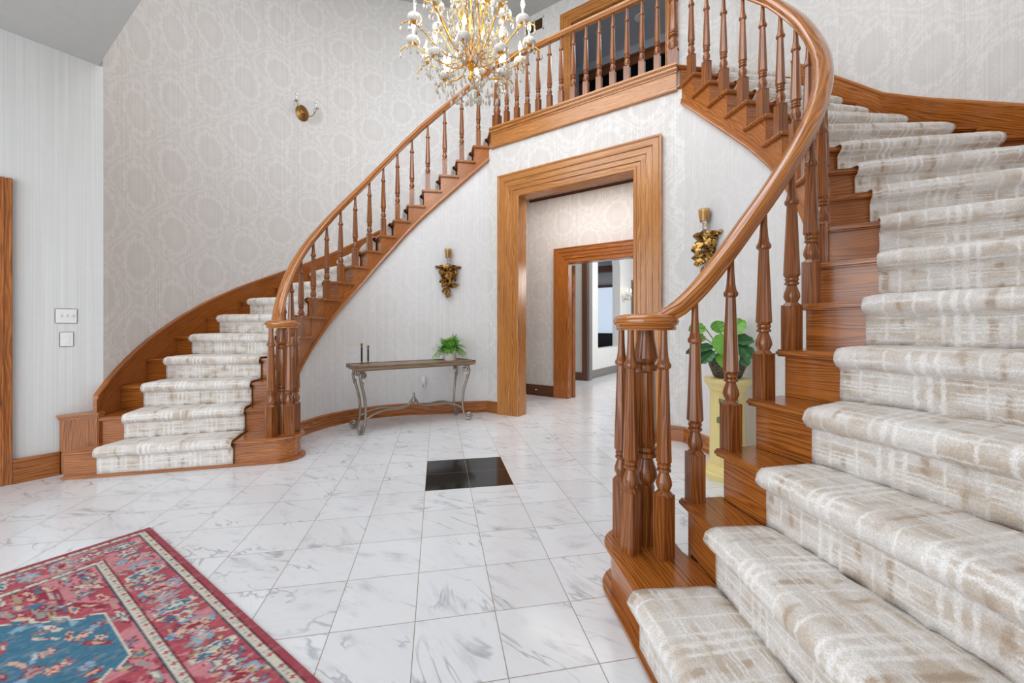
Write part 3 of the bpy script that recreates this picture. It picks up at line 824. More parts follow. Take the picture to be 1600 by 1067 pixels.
struct(MB().bb(3.0, 3.1, WD+0.1, HW, 0, 3.2).build('wall_hall_right', M['paper'], None, grain=(0, 1, 0)))
ds = thing('door_stop', 'small brass door stop on the hall baseboard', 'door stop', (-1.30, HW-0.02, 0.10))
MB().lathe([(0.012, 0), (0.012, 0.006), (0.006, 0.008), (0.006, 0.045)], 12).xf(lambda p: Vector((p.x, -p.z, p.y))).build('stem', M['gold'], ds)
MB().lathe([(0.009, 0.045), (0.011, 0.05), (0.009, 0.06)], 12).xf(lambda p: Vector((p.x, -p.z, p.y))).build('rubber_tip', M['white'], ds)
# open door leaf in the hall opening
dl = MB().bb(-0.042, 0.0, 0.0, 0.80, 0.01, 2.07).build('door_1', M['oak'], None, bevel=0.003, grain=(0, 0, 1)); struct(dl)
dl.location = (-0.712, HW+0.15, 0); dl.rotation_euler = (0, 0, math.radians(26))
for z in (0.25, 1.05, 1.83):
    MB().bb(-0.040, -0.008, -0.004, 0.002, z, z+0.09).build('hinge', M['brass'], dl, bevel=0.002)

# ------------------------------------------------------------------ room beyond
panels('wall_beyond_cream', 'cream', 5.30, 5.40, [(-3.0, -1.36, 0, 3.2)])
struct(MB().bb(-3.0, -1.46, 5.28, 5.30, 0, 0.16).build('baseboard_beyond', M['oak_dark'], None))
struct(MB().bb(-1.46, -1.36, 5.27, 5.30, 0, 3.2).build('trim_8_beyond_casing', M['oak_dark'], None, bevel=0.004, grain=(0, 0, 1)))
struct(MB().bb(-1.36, -1.31, 5.30, 5.46, 0, 3.2).build('trim_9_grey_post', M['greytrim'], None, bevel=0.004))
# long white wall with an arched pass-through
def yzwall(x0, x1, rects, name, mat):
    m = MB()
    for y0, y1, z0, z1 in rects: m.bb(x0, x1, y0, y1, z0, z1)
    return struct(m.build(name, M[mat], None, grain=(0, 1, 0), smooth=0))
AW0, AW1, AZ0, AZ1 = 6.02, 7.45, 0.62, 2.60
yzwall(-1.62, -1.42, [(5.40, AW0, 0, 3.2), (AW1, 13.0, 0, 3.2), (AW0, AW1, 0, AZ0)], 'wall_long_white', 'farwhite')
m = MB(); N = 20; rows = []
for q in range(N+1):
    y = AW0+(AW1-AW0)*q/N; c = (AW0+AW1)/2; h = (AW1-AW0)/2
    z = AZ1+0.45*math.sqrt(max(0, 1-((y-c)/h)**2))
    rows.append([(-1.42, y, z), (-1.42, y, 3.2), (-1.62, y, 3.2), (-1.62, y, z)])
m.grid(rows, cv=True, cap=True); struct(m.build('wall_long_arch', M['farwhite'], None))
struct(MB().bb(-1.42, -1.40, 5.46, 12.9, 0, 0.17).bb(-1.42, -1.385, 5.46, 12.9, 0, 0.03).build('baseboard_long', M['greytrim'], None, bevel=0.004, grain=(0, 1, 0)))
panels('wall_sunroom', 'farwhite', 8.9, 9.0, [(-5.5, -1.62, 0, 3.4)])
struct(MB().bb(-5.5, -1.62, 5.4, 9.0, 3.2, 3.3).build('ceiling_sunroom', M['hallceil'], None, smooth=0))
panels('wall_beyond_end', 'farwhite', 13.0, 13.1, [(-1.62, 5.0, 0, 3.2)])
struct(MB().bb(-1.62, 5.0, 3.39, 13.1, 3.2, 3.3).build('ceiling_beyond', M['ceil'], None, smooth=0))
struct(MB().bb(4.9, 5.0, 3.39, 13.1, 0, 3.2).build('wall_beyond_right', M['farwhite'], None, smooth=0))
# window with a pale blind and dark header in the sunroom
wn = struct(MB().bb(-3.4, -1.75, 8.86, 8.90, 0.5, 2.32).build('window_3', M['hallceil'], None, bevel=0.004))
MB().bb(-3.34, -1.80, 8.845, 8.86, 0.55, 2.24).build('blind', M['daywin'], wn)
MB().bb(-3.4, -1.75, 8.82, 8.86, 2.24, 2.32).build('head_rail', M['oak_dark'], wn)

struct(MB().bb(-5.0, -1.63, 8.3, 8.5, 2.62, 2.80).build('trim_13_sunroom_beam', M['oak_dark'], None, bevel=0.006))

# ------------------------------------------------------------------ upstairs
UW = 3.2
panels('wall_upper', 'paper', UW, UW+0.14, [(-1.60, -0.70, 3.3, ZC), (0.70, 1.60, 3.3, ZC), (-0.70, 0.70, 5.735, ZC)])
casing(0.69, 5.72, 0.155, UW, -1, 0.14, 'trim_10_upper_casing', zb=3.65)
panels('wall_upper_hall', 'hallceil', 4.60, 4.72, [(-3.5, -1.10, 3.6, 6.0), (0.75, 3.5, 3.6, 6.0), (-1.10, 0.75, 5.75, 6.0)])
m = MB().bb(-1.2, 0.85, 4.57, 4.6, 5.65, 5.80).bb(-1.2, 0.85, 4.555, 4.6, 5.78, 5.83).bb(-1.2, -1.05, 4.57, 4.6, 3.65, 5.7).bb(0.70, 0.85, 4.57, 4.6, 3.65, 5.7)
struct(m.build('trim_11_upper_inner_casing', M['oak_dark'], None, bevel=0.005))
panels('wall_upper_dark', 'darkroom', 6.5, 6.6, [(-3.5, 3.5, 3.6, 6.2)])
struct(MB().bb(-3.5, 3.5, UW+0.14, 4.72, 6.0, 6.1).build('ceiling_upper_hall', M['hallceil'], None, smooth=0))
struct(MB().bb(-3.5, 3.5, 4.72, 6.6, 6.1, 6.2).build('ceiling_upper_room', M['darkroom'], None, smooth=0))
struct(MB().bb(-3.5, 3.5, UW, 6.6, 3.55, 3.65).build('floor_upper_hall', M['cream'], None, smooth=0))
for sg, nm in ((-1, 'left'), (1, 'right')):
    struct(MB().bb(sg*3.5, sg*3.6, UW, 6.6, 3.6, 6.2).build('wall_upper_hall_%s' % nm, M['hallceil'], None, smooth=0))
dt = MB().lathe([(0.0, -0.03), (0.04, -0.03), (0.075, -0.022), (0.085, -0.004), (0.085, 0.0)], 28, cap=False).build('smoke_detector', M['white'], None)
dt.location = (0.10, 4.03, 6.0); tag(dt, 'round white disc on the upstairs hall ceiling beyond the balcony', 'smoke detector')
vt = thing('air_vent', 'rectangular air vent high on the wall left of the upstairs door', 'vent', (-1.34, UW, 5.945))
m = MB().bb(-0.17, 0.17, -0.012, 0, 0.085, 0.10).bb(-0.17, 0.17, -0.012, 0, -0.10, -0.085).bb(-0.17, -0.155, -0.012, 0, -0.1, 0.1).bb(0.155, 0.17, -0.012, 0, -0.1, 0.1).bb(-0.008, 0.008, -0.012, 0, -0.1, 0.1)
m.build('frame', M['white'], vt)
m = MB()
for k in range(14): m.box((0, -0.004, -0.08+k*0.0125), (0.155, 0.006, 0.0012), ax=[Vector((1, 0, 0)), Vector((0, .8, .6)), Vector((0, -.6, .8))])
m.build('louvre', M['brass'], vt)
MB().bb(-0.155, 0.155, -0.0015, 0, -0.088, 0.088).build('backing', M['black'], vt)

# ------------------------------------------------------------------ left vestibule wall fittings
m = MB()
for (y0, y1) in ((-2.125, -2.0),):
    m.bb(-2.52, -2.495, y0, y1, 0, 2.16).bb(-2.52, -2.482, y1-0.02, y1, 0, 2.16).bb(-2.52, -2.488, y1-0.05, y1-0.035, 0, 2.16)
m.bb(-2.52, -2.495, -3.0, -2.125, 2.04, 2.16).bb(-2.52, -2.482, -3.0, -2.125, 2.14, 2.16)
struct(m.build('trim_12_side_door_casing', M['oak'], None, bevel=0.004, grain=(0, 0, 1)))
struct(MB().bb(-2.52, -2.50, -3.0, -2.125, 0.005, 2.04).build('door_2', M['oak'], None, grain=(0, 0, 1)))
sp = thing('switch_plate', 'white triple toggle light switch plate on the left wall', 'light switch', (-2.52, -1.74, 1.194), PI/2)
MB().bb(-0.058, 0.058, -0.006, 0, -0.056, 0.056).build('plate', M['white'], sp, bevel=0.003)
for dx in (-0.03, 0.0, 0.03):
    MB().box((dx, -0.010, 0.002), (0.004, 0.006, 0.009), ax=[Vector((1, 0, 0)), Vector((0, .9, .43)), Vector((0, -.43, .9))]).build('toggle', M['white'], sp)
for dx in (-0.03, 0.0, 0.03):
    for dz in (-0.03, 0.03): MB().lathe([(0.003, 0), (0.003, 0.0015)], 8).xf(lambda p: Vector((p.x+dx, -0.006-p.z, p.y+dz))).build('screw', M['bucket'], sp)
np_ = thing('blank_plate', 'square white cover plate below the triple light switch', 'wall plate', (-2.52, -1.738, 1.016), PI/2)
MB().bb(-0.037, 0.037, -0.006, 0, -0.056, 0.056).build('plate', M['white'], np_, bevel=0.003)
MB().bb(-0.017, 0.017, -0.008, -0.005, -0.034, 0.034).build('rocker', M['white'], np_, bevel=0.001)

# ------------------------------------------------------------------ rug
def build_rug():
    x0, x1, y0, y1 = -0.88, 0.92, -4.0, -1.643
    st = 0.0065; nx = int((x1-x0)/st); ny = int((y1-y0)/st)
    X = x0+(np.arange(nx+1))*(x1-x0)/nx; Y = y0+np.arange(ny+1)*(y1-y0)/ny
    gx, gy = np.meshgrid(X, Y, indexing='ij')
    dist = np.minimum(np.minimum(gx-x0, x1-gx), np.minimum(gy-y0, y1-gy))
    onx = np.minimum(gx-x0, x1-gx) < np.minimum(gy-y0, y1-gy)
    along = np.where(onx, gy-(y0+y1)/2, gx-(x0+x1)/2)
    rs = np.random.RandomState(3)
    lin = lambda r, g, b: np.array(srgb(r, g, b)[:3])
    red, dred, cream, blue, lblue, pink, peach, grey, olive = lin(166, 78, 90), lin(138, 54, 70), lin(196, 192, 178), lin(66, 112, 136), lin(126, 160, 182), lin(190, 124, 132), lin(202, 164, 146), lin(140, 144, 144), lin(160, 148, 116)
    col = np.empty(gx.shape+(3,)); col[:] = red
    def noise2(sx, sy, seed):
        r = np.random.RandomState(seed); a = r.rand(64, 64)
        u = gx*sx % 64; v = gy*sy % 64
        i = u.astype(int) % 64; j = v.astype(int) % 64; fu = u-np.floor(u); fv = v-np.floor(v)
        fu = fu*fu*(3-2*fu); fv = fv*fv*(3-2*fv)
        return (a[i, j]*(1-fu)+a[(i+1) % 64, j]*fu)*(1-fv)+(a[i, (j+1) % 64]*(1-fu)+a[(i+1) % 64, (j+1) % 64]*fu)*fv
    wob = (noise2(70, 70, 1)-0.5)*0.007
    border = (dist > 0.055) & (dist < 0.22); field = dist >= 0.25
    tone = noise2(9, 14, 5)
    col[field] = np.where((tone > 0.55)[..., None], pink, red)[field]
    col[border] = np.where((noise2(12, 18, 9) > 0.6)[..., None], pink, red)[border]
    # stepped blue medallion, mirrored about the centre line
    cx_ = 0.02; ax = np.abs(gx-cx_); py = (y1-gy)
    cy_ = (y1-y0)/2; ay = np.abs(py-cy_)
    med = (ax < 0.44) & (ay < cy_-0.31) & (ax < 0.17+np.maximum(0, (cy_-0.31-ay))*1.1-0.03*((cy_-0.31-ay)*12 % 1 > 0.5)) & (ay < cy_-0.31)
    rim = (ax < 0.446) & (ay < cy_-0.304) & (ax < 0.176+np.maximum(0, (cy_-0.304-ay))*1.1-0.03*((cy_-0.302-ay)*12 % 1 > 0.5)) & ~med
    col[rim & field] = cream; col[med] = blue
    # motif stamper (flowers, leaves, diamonds)
    def stamp(px, py_, ang, rx, ry, ca, cb, cc, kind, mask):
        i0, i1 = np.searchsorted(X, px-max(rx, ry)*1.2), np.searchsorted(X, px+max(rx, ry)*1.2)
        j0, j1 = np.searchsorted(Y, py_-max(rx, ry)*1.2), np.searchsorted(Y, py_+max(rx, ry)*1.2)
        if i1 <= i0 or j1 <= j0: return
        sx_, sy_ = gx[i0:i1, j0:j1]-px, gy[i0:i1, j0:j1]-py_
        wv = wob[i0:i1, j0:j1]; sx_ = sx_+wv; sy_ = sy_-wv
        u = (sx_*math.cos(ang)+sy_*math.sin(ang))/rx; v = (-sx_*math.sin(ang)+sy_*math.cos(ang))/ry
        rr = np.hypot(u, v); th = np.arctan2(v, u)
        if kind == 'flower': rad = 0.78+0.22*np.cos(6*th)
        elif kind == 'hex': rr = np.maximum(np.abs(u), np.abs(u)*0.55+np.abs(v)*0.95); rad = np.ones_like(rr)
        elif kind == 'dia': rr = np.abs(u)+np.abs(v); rad = np.ones_like(rr)
        else: rad = 0.62+0.38*np.abs(np.cos(th))
        sub = col[i0:i1, j0:j1]; mk = mask[i0:i1, j0:j1]
        sub[(rr < rad) & mk] = ca; sub[(rr < rad*0.80) & mk] = cb; sub[(rr < rad*0.36) & mk] = cc
        if kind in ('hex', 'flower'):
            sp = (rr > rad*0.45) & (rr < rad*0.7) & (np.cos(th*8) > 0.6) & mk; sub[sp] = cc
    pal = [lblue, cream, grey, peach, blue, pink, dred, olive]
    # main border: alternating rosettes and hexagons
    def border_walk(px, py_, ang, k):
        if k % 4 == 0: stamp(px, py_, ang, 0.066, 0.036, cream, blue, cream, 'hex', border)
        elif k % 4 == 2: stamp(px, py_, ang, 0.066, 0.042, lblue, peach, dred, 'hex', border)
        elif k % 4 == 1: stamp(px, py_, ang, 0.05, 0.05, blue, cream, red, 'flower', border)
        else: stamp(px, py_, ang, 0.055, 0.04, grey, lblue, peach, 'flower', border)
        for q in range(9):
            a = rs.rand()*6.28; rr = 0.035+0.055*rs.rand()
            stamp(px+rr*math.cos(a), py_+rr*math.sin(a), rs.rand()*3, 0.016+0.014*rs.rand(), 0.008+0.006*rs.rand(), dred, pal[rs.randint(8)], pal[rs.randint(8)], 'leaf', border)
    k = 0; p = x0+0.138
    while p < x1-0.13: border_walk(p, y1-0.138, PI/2, k); border_walk(p, y0+0.138, PI/2, k); p += 0.095; k += 1
    k = 1; p = y1-0.25
    while p > y0+0.13: border_walk(x0+0.138, p, 0, k); border_walk(x1-0.138, p, 0, k); p -= 0.095; k += 1
    fm = field & ~med & ~rim
    for q in range(800):
        px, py_ = rs.uniform(x0+.27, x1-.27), rs.uniform(y0+.27, y1-.27)
        r = rs.rand()
        if r < 0.35: stamp(px, py_, rs.rand()*3, 0.042, 0.034, dred, pal[rs.randint(8)], pal[rs.randint(8)], 'flower', fm)
        else: stamp(px, py_, rs.rand()*0.6, 0.05+0.04*rs.rand(), 0.012+0.012*rs.rand(), dred, pal[rs.randint(8)], pal[rs.randint(8)], 'leaf', fm)
    for q in range(420):
        px, py_ = rs.uniform(-0.42, 0.46), rs.uniform(y0+.3, y1-.3)
        r = rs.rand(); c3 = [cream, red, peach, lblue, dred, grey]
        if r < 0.5: stamp(px, py_, rs.rand()*3, 0.034, 0.028, dred if rs.rand() < .5 else blue, c3[rs.randint(6)], c3[rs.randint(6)], 'flower', med)
        else: stamp(px, py_, rs.rand()*0.8-.2, 0.045+0.03*rs.rand(), 0.010+0.01*rs.rand(), blue, c3[rs.randint(6)], c3[rs.randint(6)], 'leaf', med)
    # cream guard bands with little crosses
    def guard(d0, d1, per):
        b = (dist >= d0) & (dist <= d1); col[b] = cream
        c = (dist-(d0+d1)/2); al = (along % per)-per/2; hw = (d1-d0)/2
        cross = b & (((np.abs(c) < hw*0.24) & (np.abs(al) < hw*0.62)) | ((np.abs(al) < hw*0.24) & (np.abs(c) < hw*0.62)))
        col[cross] = red
        al2 = ((along+per/2) % per)-per/2
        leafm = b & (np.abs(np.abs(al2)-hw*0.55) < hw*0.3) & (np.abs(c) < hw*0.7) & (noise2(160, 160, 21) > 0.45)
        col[leafm] = grey
        col[(np.abs(dist-d0) < 0.0034)] = dred*0.5; col[(np.abs(dist-d1) < 0.0034)] = blue*0.35
    guard(0.026, 0.056, 0.075); guard(0.22, 0.252, 0.075)
    col[dist < 0.022] = red*0.8
    # worn, abrash weave
    wear = (0.80+0.24*noise2(120, 40, 31)+0.16*rs.rand(*gx.shape))[..., None]
    fade = np.clip((noise2(90, 60, 33)-0.6)*0.8, 0, 0.22)[..., None]
    col = col*wear; col = col*(1-fade)+lin(186, 160, 152)*fade
    vs = np.stack([gx, gy, np.full_like(gx, 0.007)], -1).reshape(-1, 3)
    idx = np.arange((nx+1)*(ny+1)).reshape(nx+1, ny+1)
    fs = np.stack([idx[:-1, :-1], idx[1:, :-1], idx[1:, 1:], idx[:-1, 1:]], -1).reshape(-1, 4)
    ring = np.concatenate([idx[:, 0], idx[-1, 1:], idx[-2::-1, -1], idx[0, -2:0:-1]])
    nb = len(vs); low = vs[ring].copy(); low[:, 2] = 0.0005
    vs = np.concatenate([vs, low]); n = len(ring)
    side = np.array([[ring[i], nb+i, nb+(i+1) % n, ring[(i+1) % n]] for i in range(n)])
    me = bpy.data.meshes.new('area_rug'); me.from_pydata(vs.tolist(), [], np.concatenate([fs, side]).tolist())
    at = me.color_attributes.new('weave', 'FLOAT_COLOR', 'POINT')
    c4 = np.ones((len(vs), 4)); c4[:nb, :3] = col.reshape(-1, 3); c4[nb:, :3] = dred
    at.data.foreach_set('color', c4.ravel().astype(np.float32))
    n_ = NT('woven_rug'); a = n_.new('ShaderNodeAttribute', attribute_name='weave')
    wv = n_.noise(n_.obj(), 500.0, 2.0)
    n_.set(Base_Color=a.outputs['Color'], Roughness=0.9); n_.b.inputs['Specular IOR Level'].default_value = 0.15; n_.bump(wv, 0.4, 0.002)
    me.materials.append(n_.m)
    o = bpy.data.objects.new('area_rug', me); C.objects.link(o)
    tag(o, 'red oriental rug with blue medallion on the marble floor', 'rug')
build_rug()

# ------------------------------------------------------------------ console table
def console():
    ang = 1.19                      # long axis, front-left to front-right
    cxy = Vector((-1.492, 0.800))
    t = thing('console_table', 'wrought iron console table with weathered wood top under left staircase', 'table', (cxy.x, cxy.y, 0), ang)
    # local x: along the front, local -y: towards the foyer
    HX, HY, TZ = 0.688, 0.215, 0.712
    MB().bb(-HX, HX, -HY, HY, TZ-0.045, TZ-0.012).bb(-HX+0.015, HX-0.015, -HY+0.015, HY-0.015, TZ-0.055, TZ-0.04).build('table_frame', M['tabletop'], t, bevel=0.006)
    MB().bb(-HX+0.04, HX-0.04, -HY+0.04, HY-0.04, TZ-0.014, TZ-0.006).build('table_top', M['tabletop'], t, bevel=0.003)
    m = MB()
    for a in (-1, 1): m.bb(-HX, HX, a*HY, a*(HY-0.045), TZ-0.014, TZ); m.bb(a*HX, a*(HX-0.045), -HY, HY, TZ-0.014, TZ)
    m.build('top_rim', M['tabletop'], t, bevel=0.004)
    def spiral(cx, cz, r0, r1, a0, a1, n=18):
        return [(cx+(r0+(r1-r0)*k/n)*math.cos(a0+(a1-a0)*k/n), cz+(r0+(r1-r0)*k/n)*math.sin(a0+(a1-a0)*k/n)) for k in range(n+1)]
    for sx in (-1, 1):
        for sy in (-1, 1):
            # leg lies in the vertical plane through the corner, bowing outward (u outward, z up)
            prof = spiral(-0.045, 0.605, 0.008, 0.036, -PI*1.9, PI/2-0.1)
            prof += [(-0.02, 0.640), (0.005, 0.625), (0.014, 0.59), (0.006, 0.54), (-0.02, 0.47), (-0.045, 0.39), (-0.062, 0.30), (-0.068, 0.21), (-0.060, 0.12), (-0.045, 0.06), (-0.02, 0.018)]
            prof += spiral(0.005, 0.052, 0.040, 0.010, -PI*0.62, PI*1.9, 22)
            dirv = Vector((sx*0.80, sy*0.6, 0)).normalized()
            base = Vector((sx*(HX-0.075), sy*(HY-0.055), 0))
            pts = [base+dirv*u+Vector((0, 0, z+0.006)) for u, z in prof]
            n = len(pts); rad = [0.0075 if k < 12 else 0.0105 if k < n-12 else 0.0095 for k in range(n)]
            rad = [min(0.0145, 0.008+0.0065*min(k, n-1-k)/10) for k in range(n)]
            m = MB().tube(pts, rad, 8)
            p = base+dirv*-0.008+Vector((0, 0, 0.518))
            m.lathe([(0.014, -0.022), (0.020, -0.014), (0.016, -0.004), (0.020, 0.004), (0.020, 0.014), (0.014, 0.022)], 12, p)
            m.box(base+dirv*-0.02+Vector((0, 0, 0.652)), (0.028, 0.028, 0.006))
            m.build('leg', M['iron'], t, smooth=60)
    # x-shaped stretcher rising to a finial
    for sx in (-1, 1):
        for sy in (-1, 1):
            dirv = Vector((sx*0.80, sy*0.6, 0)).normalized(); base = Vector((sx*(HX-0.075), sy*(HY-0.055), 0))-dirv*0.062
            pts = []
            for k in range(21):
                g = k/20.0; p = base*(1-g)
                z = 0.14+0.11*math.sin(g*PI*0.9)*(1-g)+(0.10*g**6)+0.03*g
                pts.append((p.x, p.y*(1 if g < 0.8 else 1), z+(0.03 if g > 0.93 else 0)))
            MB().tube(pts, [0.0105]*21, 8).build('stretcher', M['iron'], t, smooth=60)
    MB().lathe([(0.008, 0.24), (0.024, 0.255), (0.026, 0.27), (0.014, 0.285), (0.02, 0.30), (0.02, 0.312), (0.010, 0.325), (0.013, 0.345), (0.006, 0.36), (0.0, 0.372)], 16).build('finial', M['iron'], t, smooth=60)
    return t, cxy, ang
tb, tcx, tang = console()
def on_table(u, v):
    return (tcx.x+math.cos(tang)*u-math.sin(tang)*v, tcx.y+math.sin(tang)*u+math.cos(tang)*v)
for nm_, (u, v), h, lab in (('a', (-0.548, 0.10), 0.225, 'taller brass and black candlestick on the left end of console table'), ('b', (-0.475, 0.12), 0.20, 'shorter brass and black candlestick on console table, nearer the fern')):
    x, y = on_table(u, v); z0 = 0.7065
    cs = thing('candlestick', lab, 'candlestick', (x, y, z0), 0, 'black candlesticks on the console table')
    MB().lathe([(0.0, 0), (0.027, 0.0), (0.027, 0.004), (0.02, 0.009), (0.008, 0.014), (0.009, 0.02), (0.007, 0.03)], 20).build('base', M['brass'], cs)
    MB().lathe([(0.0095, 0.028), (0.0095, h-0.045)], 16).build('shaft', M['black'], cs)
    MB().lathe([(0.008, h-0.047), (0.013, h-0.042), (0.007, h-0.034), (0.013, h-0.022), (0.015, h-0.018), (0.011, h-0.014), (0.011, h), (0.0, h)], 16).build('candle_cup', M['brass'], cs)

def fern():
    x, y = on_table(0.45, -0.01)
    t = thing('potted_fern', 'bushy green fern in a white bucket on the console table', 'plant', (x, y, 0.7065))
    MB().lathe([(0.0, 0), (0.068, 0), (0.071, 0.004), (0.074, 0.145), (0.078, 0.152), (0.073, 0.155), (0.070, 0.145)], 28, cap=False).build('bucket', M['bucket'], t, smooth=45)
    MB().lathe([(0.071, 0.138), (0.0, 0.142)], 20, cap=False).build('soil', M['soil'], t)
    hp = []
    for k in range(15):
        a = PI*k/14; hp.append((0.052*math.cos(a), -0.064-0.022*math.sin(a), 0.138-0.04*math.sin(a)))
    MB().tube(hp, 0.003, 6).build('handle', M['iron'], t)
    m = MB(); rs = random.Random(4)
    for k in range(150):
        a = rs.uniform(0, 2*PI); r0 = rs.uniform(0.01, 0.06); L = rs.uniform(0.12, 0.23); el = rs.uniform(-0.1, 1.4)
        if abs(((a+PI/4+PI) % (2*PI))-PI) < 0.95 and el < 0.9: L *= 0.42
        p0 = Vector((r0*math.cos(a), r0*math.sin(a), 0.145)); d = Vector((math.cos(a)*math.cos(el), math.sin(a)*math.cos(el), math.sin(el)))
        spine = []
        for q in range(9):
            g = q/8; pt = p0+d*L*g+Vector((0, 0, -0.16*g*g*math.cos(el)*L/0.2)); pt.z = max(pt.z, 0.02); spine.append(pt)
        side = Vector((-math.sin(a), math.cos(a), 0))
        for q in range(1, 9):
            g = q/8; w_ = 0.034*math.sin(PI*min(1, 0.22+0.75*g))
            tdir = (spine[q]-spine[q-1]).normalized()
            up = side.cross(tdir)
            for s in (-1, 1):
                tip = spine[q]+side*s*w_+tdir*0.012+up*rs.uniform(-.006, .008)
                m.add([spine[q]-tdir*0.006, spine[q]+side*s*w_*0.5-tdir*0.006+up*0.002, tip, spine[q]+side*s*w_*0.5+tdir*0.014], [(0, 1, 2, 3)])
        m.tube(spine, 0.0012, 4)
    m.build('fronds', M['leaf'], t, smooth=0, recalc=False)
fern()

# ------------------------------------------------------------------ wall outlet and plug-in freshener on the curved wall
pa = math.radians(180-46.5)
def on_inner(sg, s, w_, ang): return (s*sg, w_), ang
nrm = Vector((K2, -K2))
ox, oy = -1.775, 1.215
ol = thing('wall_outlet', 'white wall outlet low on the wall behind the console table', 'outlet', (ox-0.006, oy+0.006, 0.40), math.radians(45))
MB().bb(-0.036, 0.036, -0.006, 0.004, -0.058, 0.058).build('plate', M['white'], ol, bevel=0.003)
MB().bb(-0.017, 0.017, -0.008, -0.005, -0.045, -0.015).build('socket', M['white'], ol, bevel=0.001)
af = thing('air_freshener', 'white plug-in air freshener in the outlet behind the console', 'air freshener', (ox+0.010, oy-0.010, 0.43), math.radians(45))
MB().lathe([(0.0, -0.045), (0.022, -0.045), (0.030, -0.02), (0.030, 0.02), (0.022, 0.045), (0.012, 0.055), (0.0, 0.056)], 20, (0, -0.015, 0)).build('warmer', M['white'], af, smooth=60)
MB().lathe([(0.0, -0.03), (0.016, -0.03), (0.018, 0.0), (0.0, 0.0)], 16, (0, -0.02, -0.045)).build('oil_bottle', M['clear'], af, smooth=60)

# ------------------------------------------------------------------ gilt brackets with votive glasses
def bracket(loc, rz, lab, vlab, seed):
    t = thing('wall_bracket', lab, 'wall shelf', loc, rz, 'gilt acanthus wall brackets')
    # local: wall plane y=0, projects towards -y, z=0 at shelf top
    out = [(-0.165, 0.0), (-0.168, -0.03), (-0.145, -0.045), (-0.125, -0.03)]
    for k in range(13):
        a = PI+PI*k/12; out.append((0.125*math.cos(a), -0.03+0.115*math.sin(a)))
    out += [(0.125, -0.03), (0.145, -0.045), (0.168, -0.03), (0.165, 0.0)]
    seen = []
    for p in out:
        if not seen or (Vector(p)-Vector(seen[-1])).length > 1e-4: seen.append(p)
    MB().prism(seen, -0.024, 0.0).build('shelf', M['gilt'], t, bevel=0.006, seg=2, bevang=60)
    inner = [(x*0.86, y*0.86) for x, y in seen]
    MB().prism(inner, -0.036, -0.022).build('shelf_moulding', M['gilt'], t)
    m = MB(); rs = random.Random(seed)
    # core
    core = []
    for g in np.linspace(0, 1, 14):
        z = -0.035-0.37*g; hw = 0.085*(1-g)**2.4+0.012; dp = 0.075*(1-g)**1.8+0.020
        xo = 0.022*math.sin(g*5.2)
        core.append([(xo+hw*math.cos(PI+PI*j/10), -dp*abs(math.sin(PI*j/10))*(1+0.12*math.cos(j*3)), z) for j in range(11)])
    m.grid(core, cv=True, cap=True)
    def leaf(x, z, ang, L, W, curl, y0):
        rows = []
        N = 26
        for q in range(N+1):
            g = q/N; c = Vector((x+math.sin(ang)*L*g, 0, z-math.cos(ang)*L*g))
            wv = 1.2*W*math.sin(PI*(0.14+0.84*g))**0.8*(0.86+0.2*abs(math.sin(g*PI*4.5)))
            yy = y0-0.045*math.sin(g*PI*0.8)-curl*g*g
            sd = Vector((math.cos(ang), 0, math.sin(ang)))
            row = []
            for s in (-1, -0.5, 0, 0.5, 1):
                p = c+sd*wv*s; row.append((p.x, yy+0.026*abs(s)-(0.010 if s == 0 else 0)-0.007*abs(math.sin(g*PI*4.5))*abs(s), p.z-0.014*abs(s)))
            rows.append(row)
        back = [[(p[0], p[1]+0.012, p[2]) for p in r] for r in rows]
        P = [a+b[::-1] for a, b in zip(rows, back)]
        m.grid(P, cv=True, cap=True)
    for x, z, a, L, W, cu, y0 in [(-0.085, -0.03, 0.0, 0.085, 0.030, 0.02, -0.035), (0.088, -0.03, -0.1, 0.08, 0.030, 0.02, -0.035), (-0.045, -0.03, -0.35, 0.12, 0.036, 0.035, -0.06), (0.0, -0.035, 0.05, 0.15, 0.042, 0.045, -0.085), (0.06, -0.035, 0.30, 0.11, 0.036, 0.035, -0.055),
                                  (0.0, -0.15, -1.15, 0.125, 0.034, 0.03, -0.045), (-0.005, -0.18, -0.75, 0.115, 0.032, 0.03, -0.04), (0.03, -0.13, 0.9, 0.085, 0.030, 0.02, -0.045),
                                  (0.02, -0.245, 1.75, 0.115, 0.026, 0.02, -0.03), (0.0, -0.27, 0.05, 0.13, 0.026, 0.02, -0.035)]:
        leaf(x, z, a, L, W, cu, y0)
    pts = [(-0.045+ (0.042-0.0019*k)*math.cos(-0.6+k*0.42), -0.035, -0.325+(0.042-0.0019*k)*math.sin(-0.6+k*0.42)) for k in range(19)]
    m.tube(pts, [0.012]*19, 8)
    m.build('acanthus_carving', M['gilt'], t, smooth=50)
    c, s = math.cos(rz), math.sin(rz); lx, ly = 0.0, -0.062
    v = thing('votive_glass', vlab, 'candle holder', (loc[0]+c*lx-s*ly, loc[1]+s*lx+c*ly, loc[2]), rz, 'amber votive glasses')
    MB().lathe([(0.0, 0.0), (0.036, 0.0), (0.036, 0.006), (0.012, 0.03), (0.010, 0.04), (0.018, 0.048), (0.018, 0.056), (0.010, 0.064), (0.014, 0.085), (0.03, 0.098), (0.0, 0.1)], 20).build('stem', M['clear'], v, smooth=50)
    MB().lathe([(0.0, 0.1), (0.034, 0.1), (0.044, 0.15), (0.047, 0.21), (0.043, 0.21), (0.039, 0.15), (0.03, 0.108), (0.0, 0.106)], 20, cap=False).build('amber_cup', M['amber'], v, smooth=50)
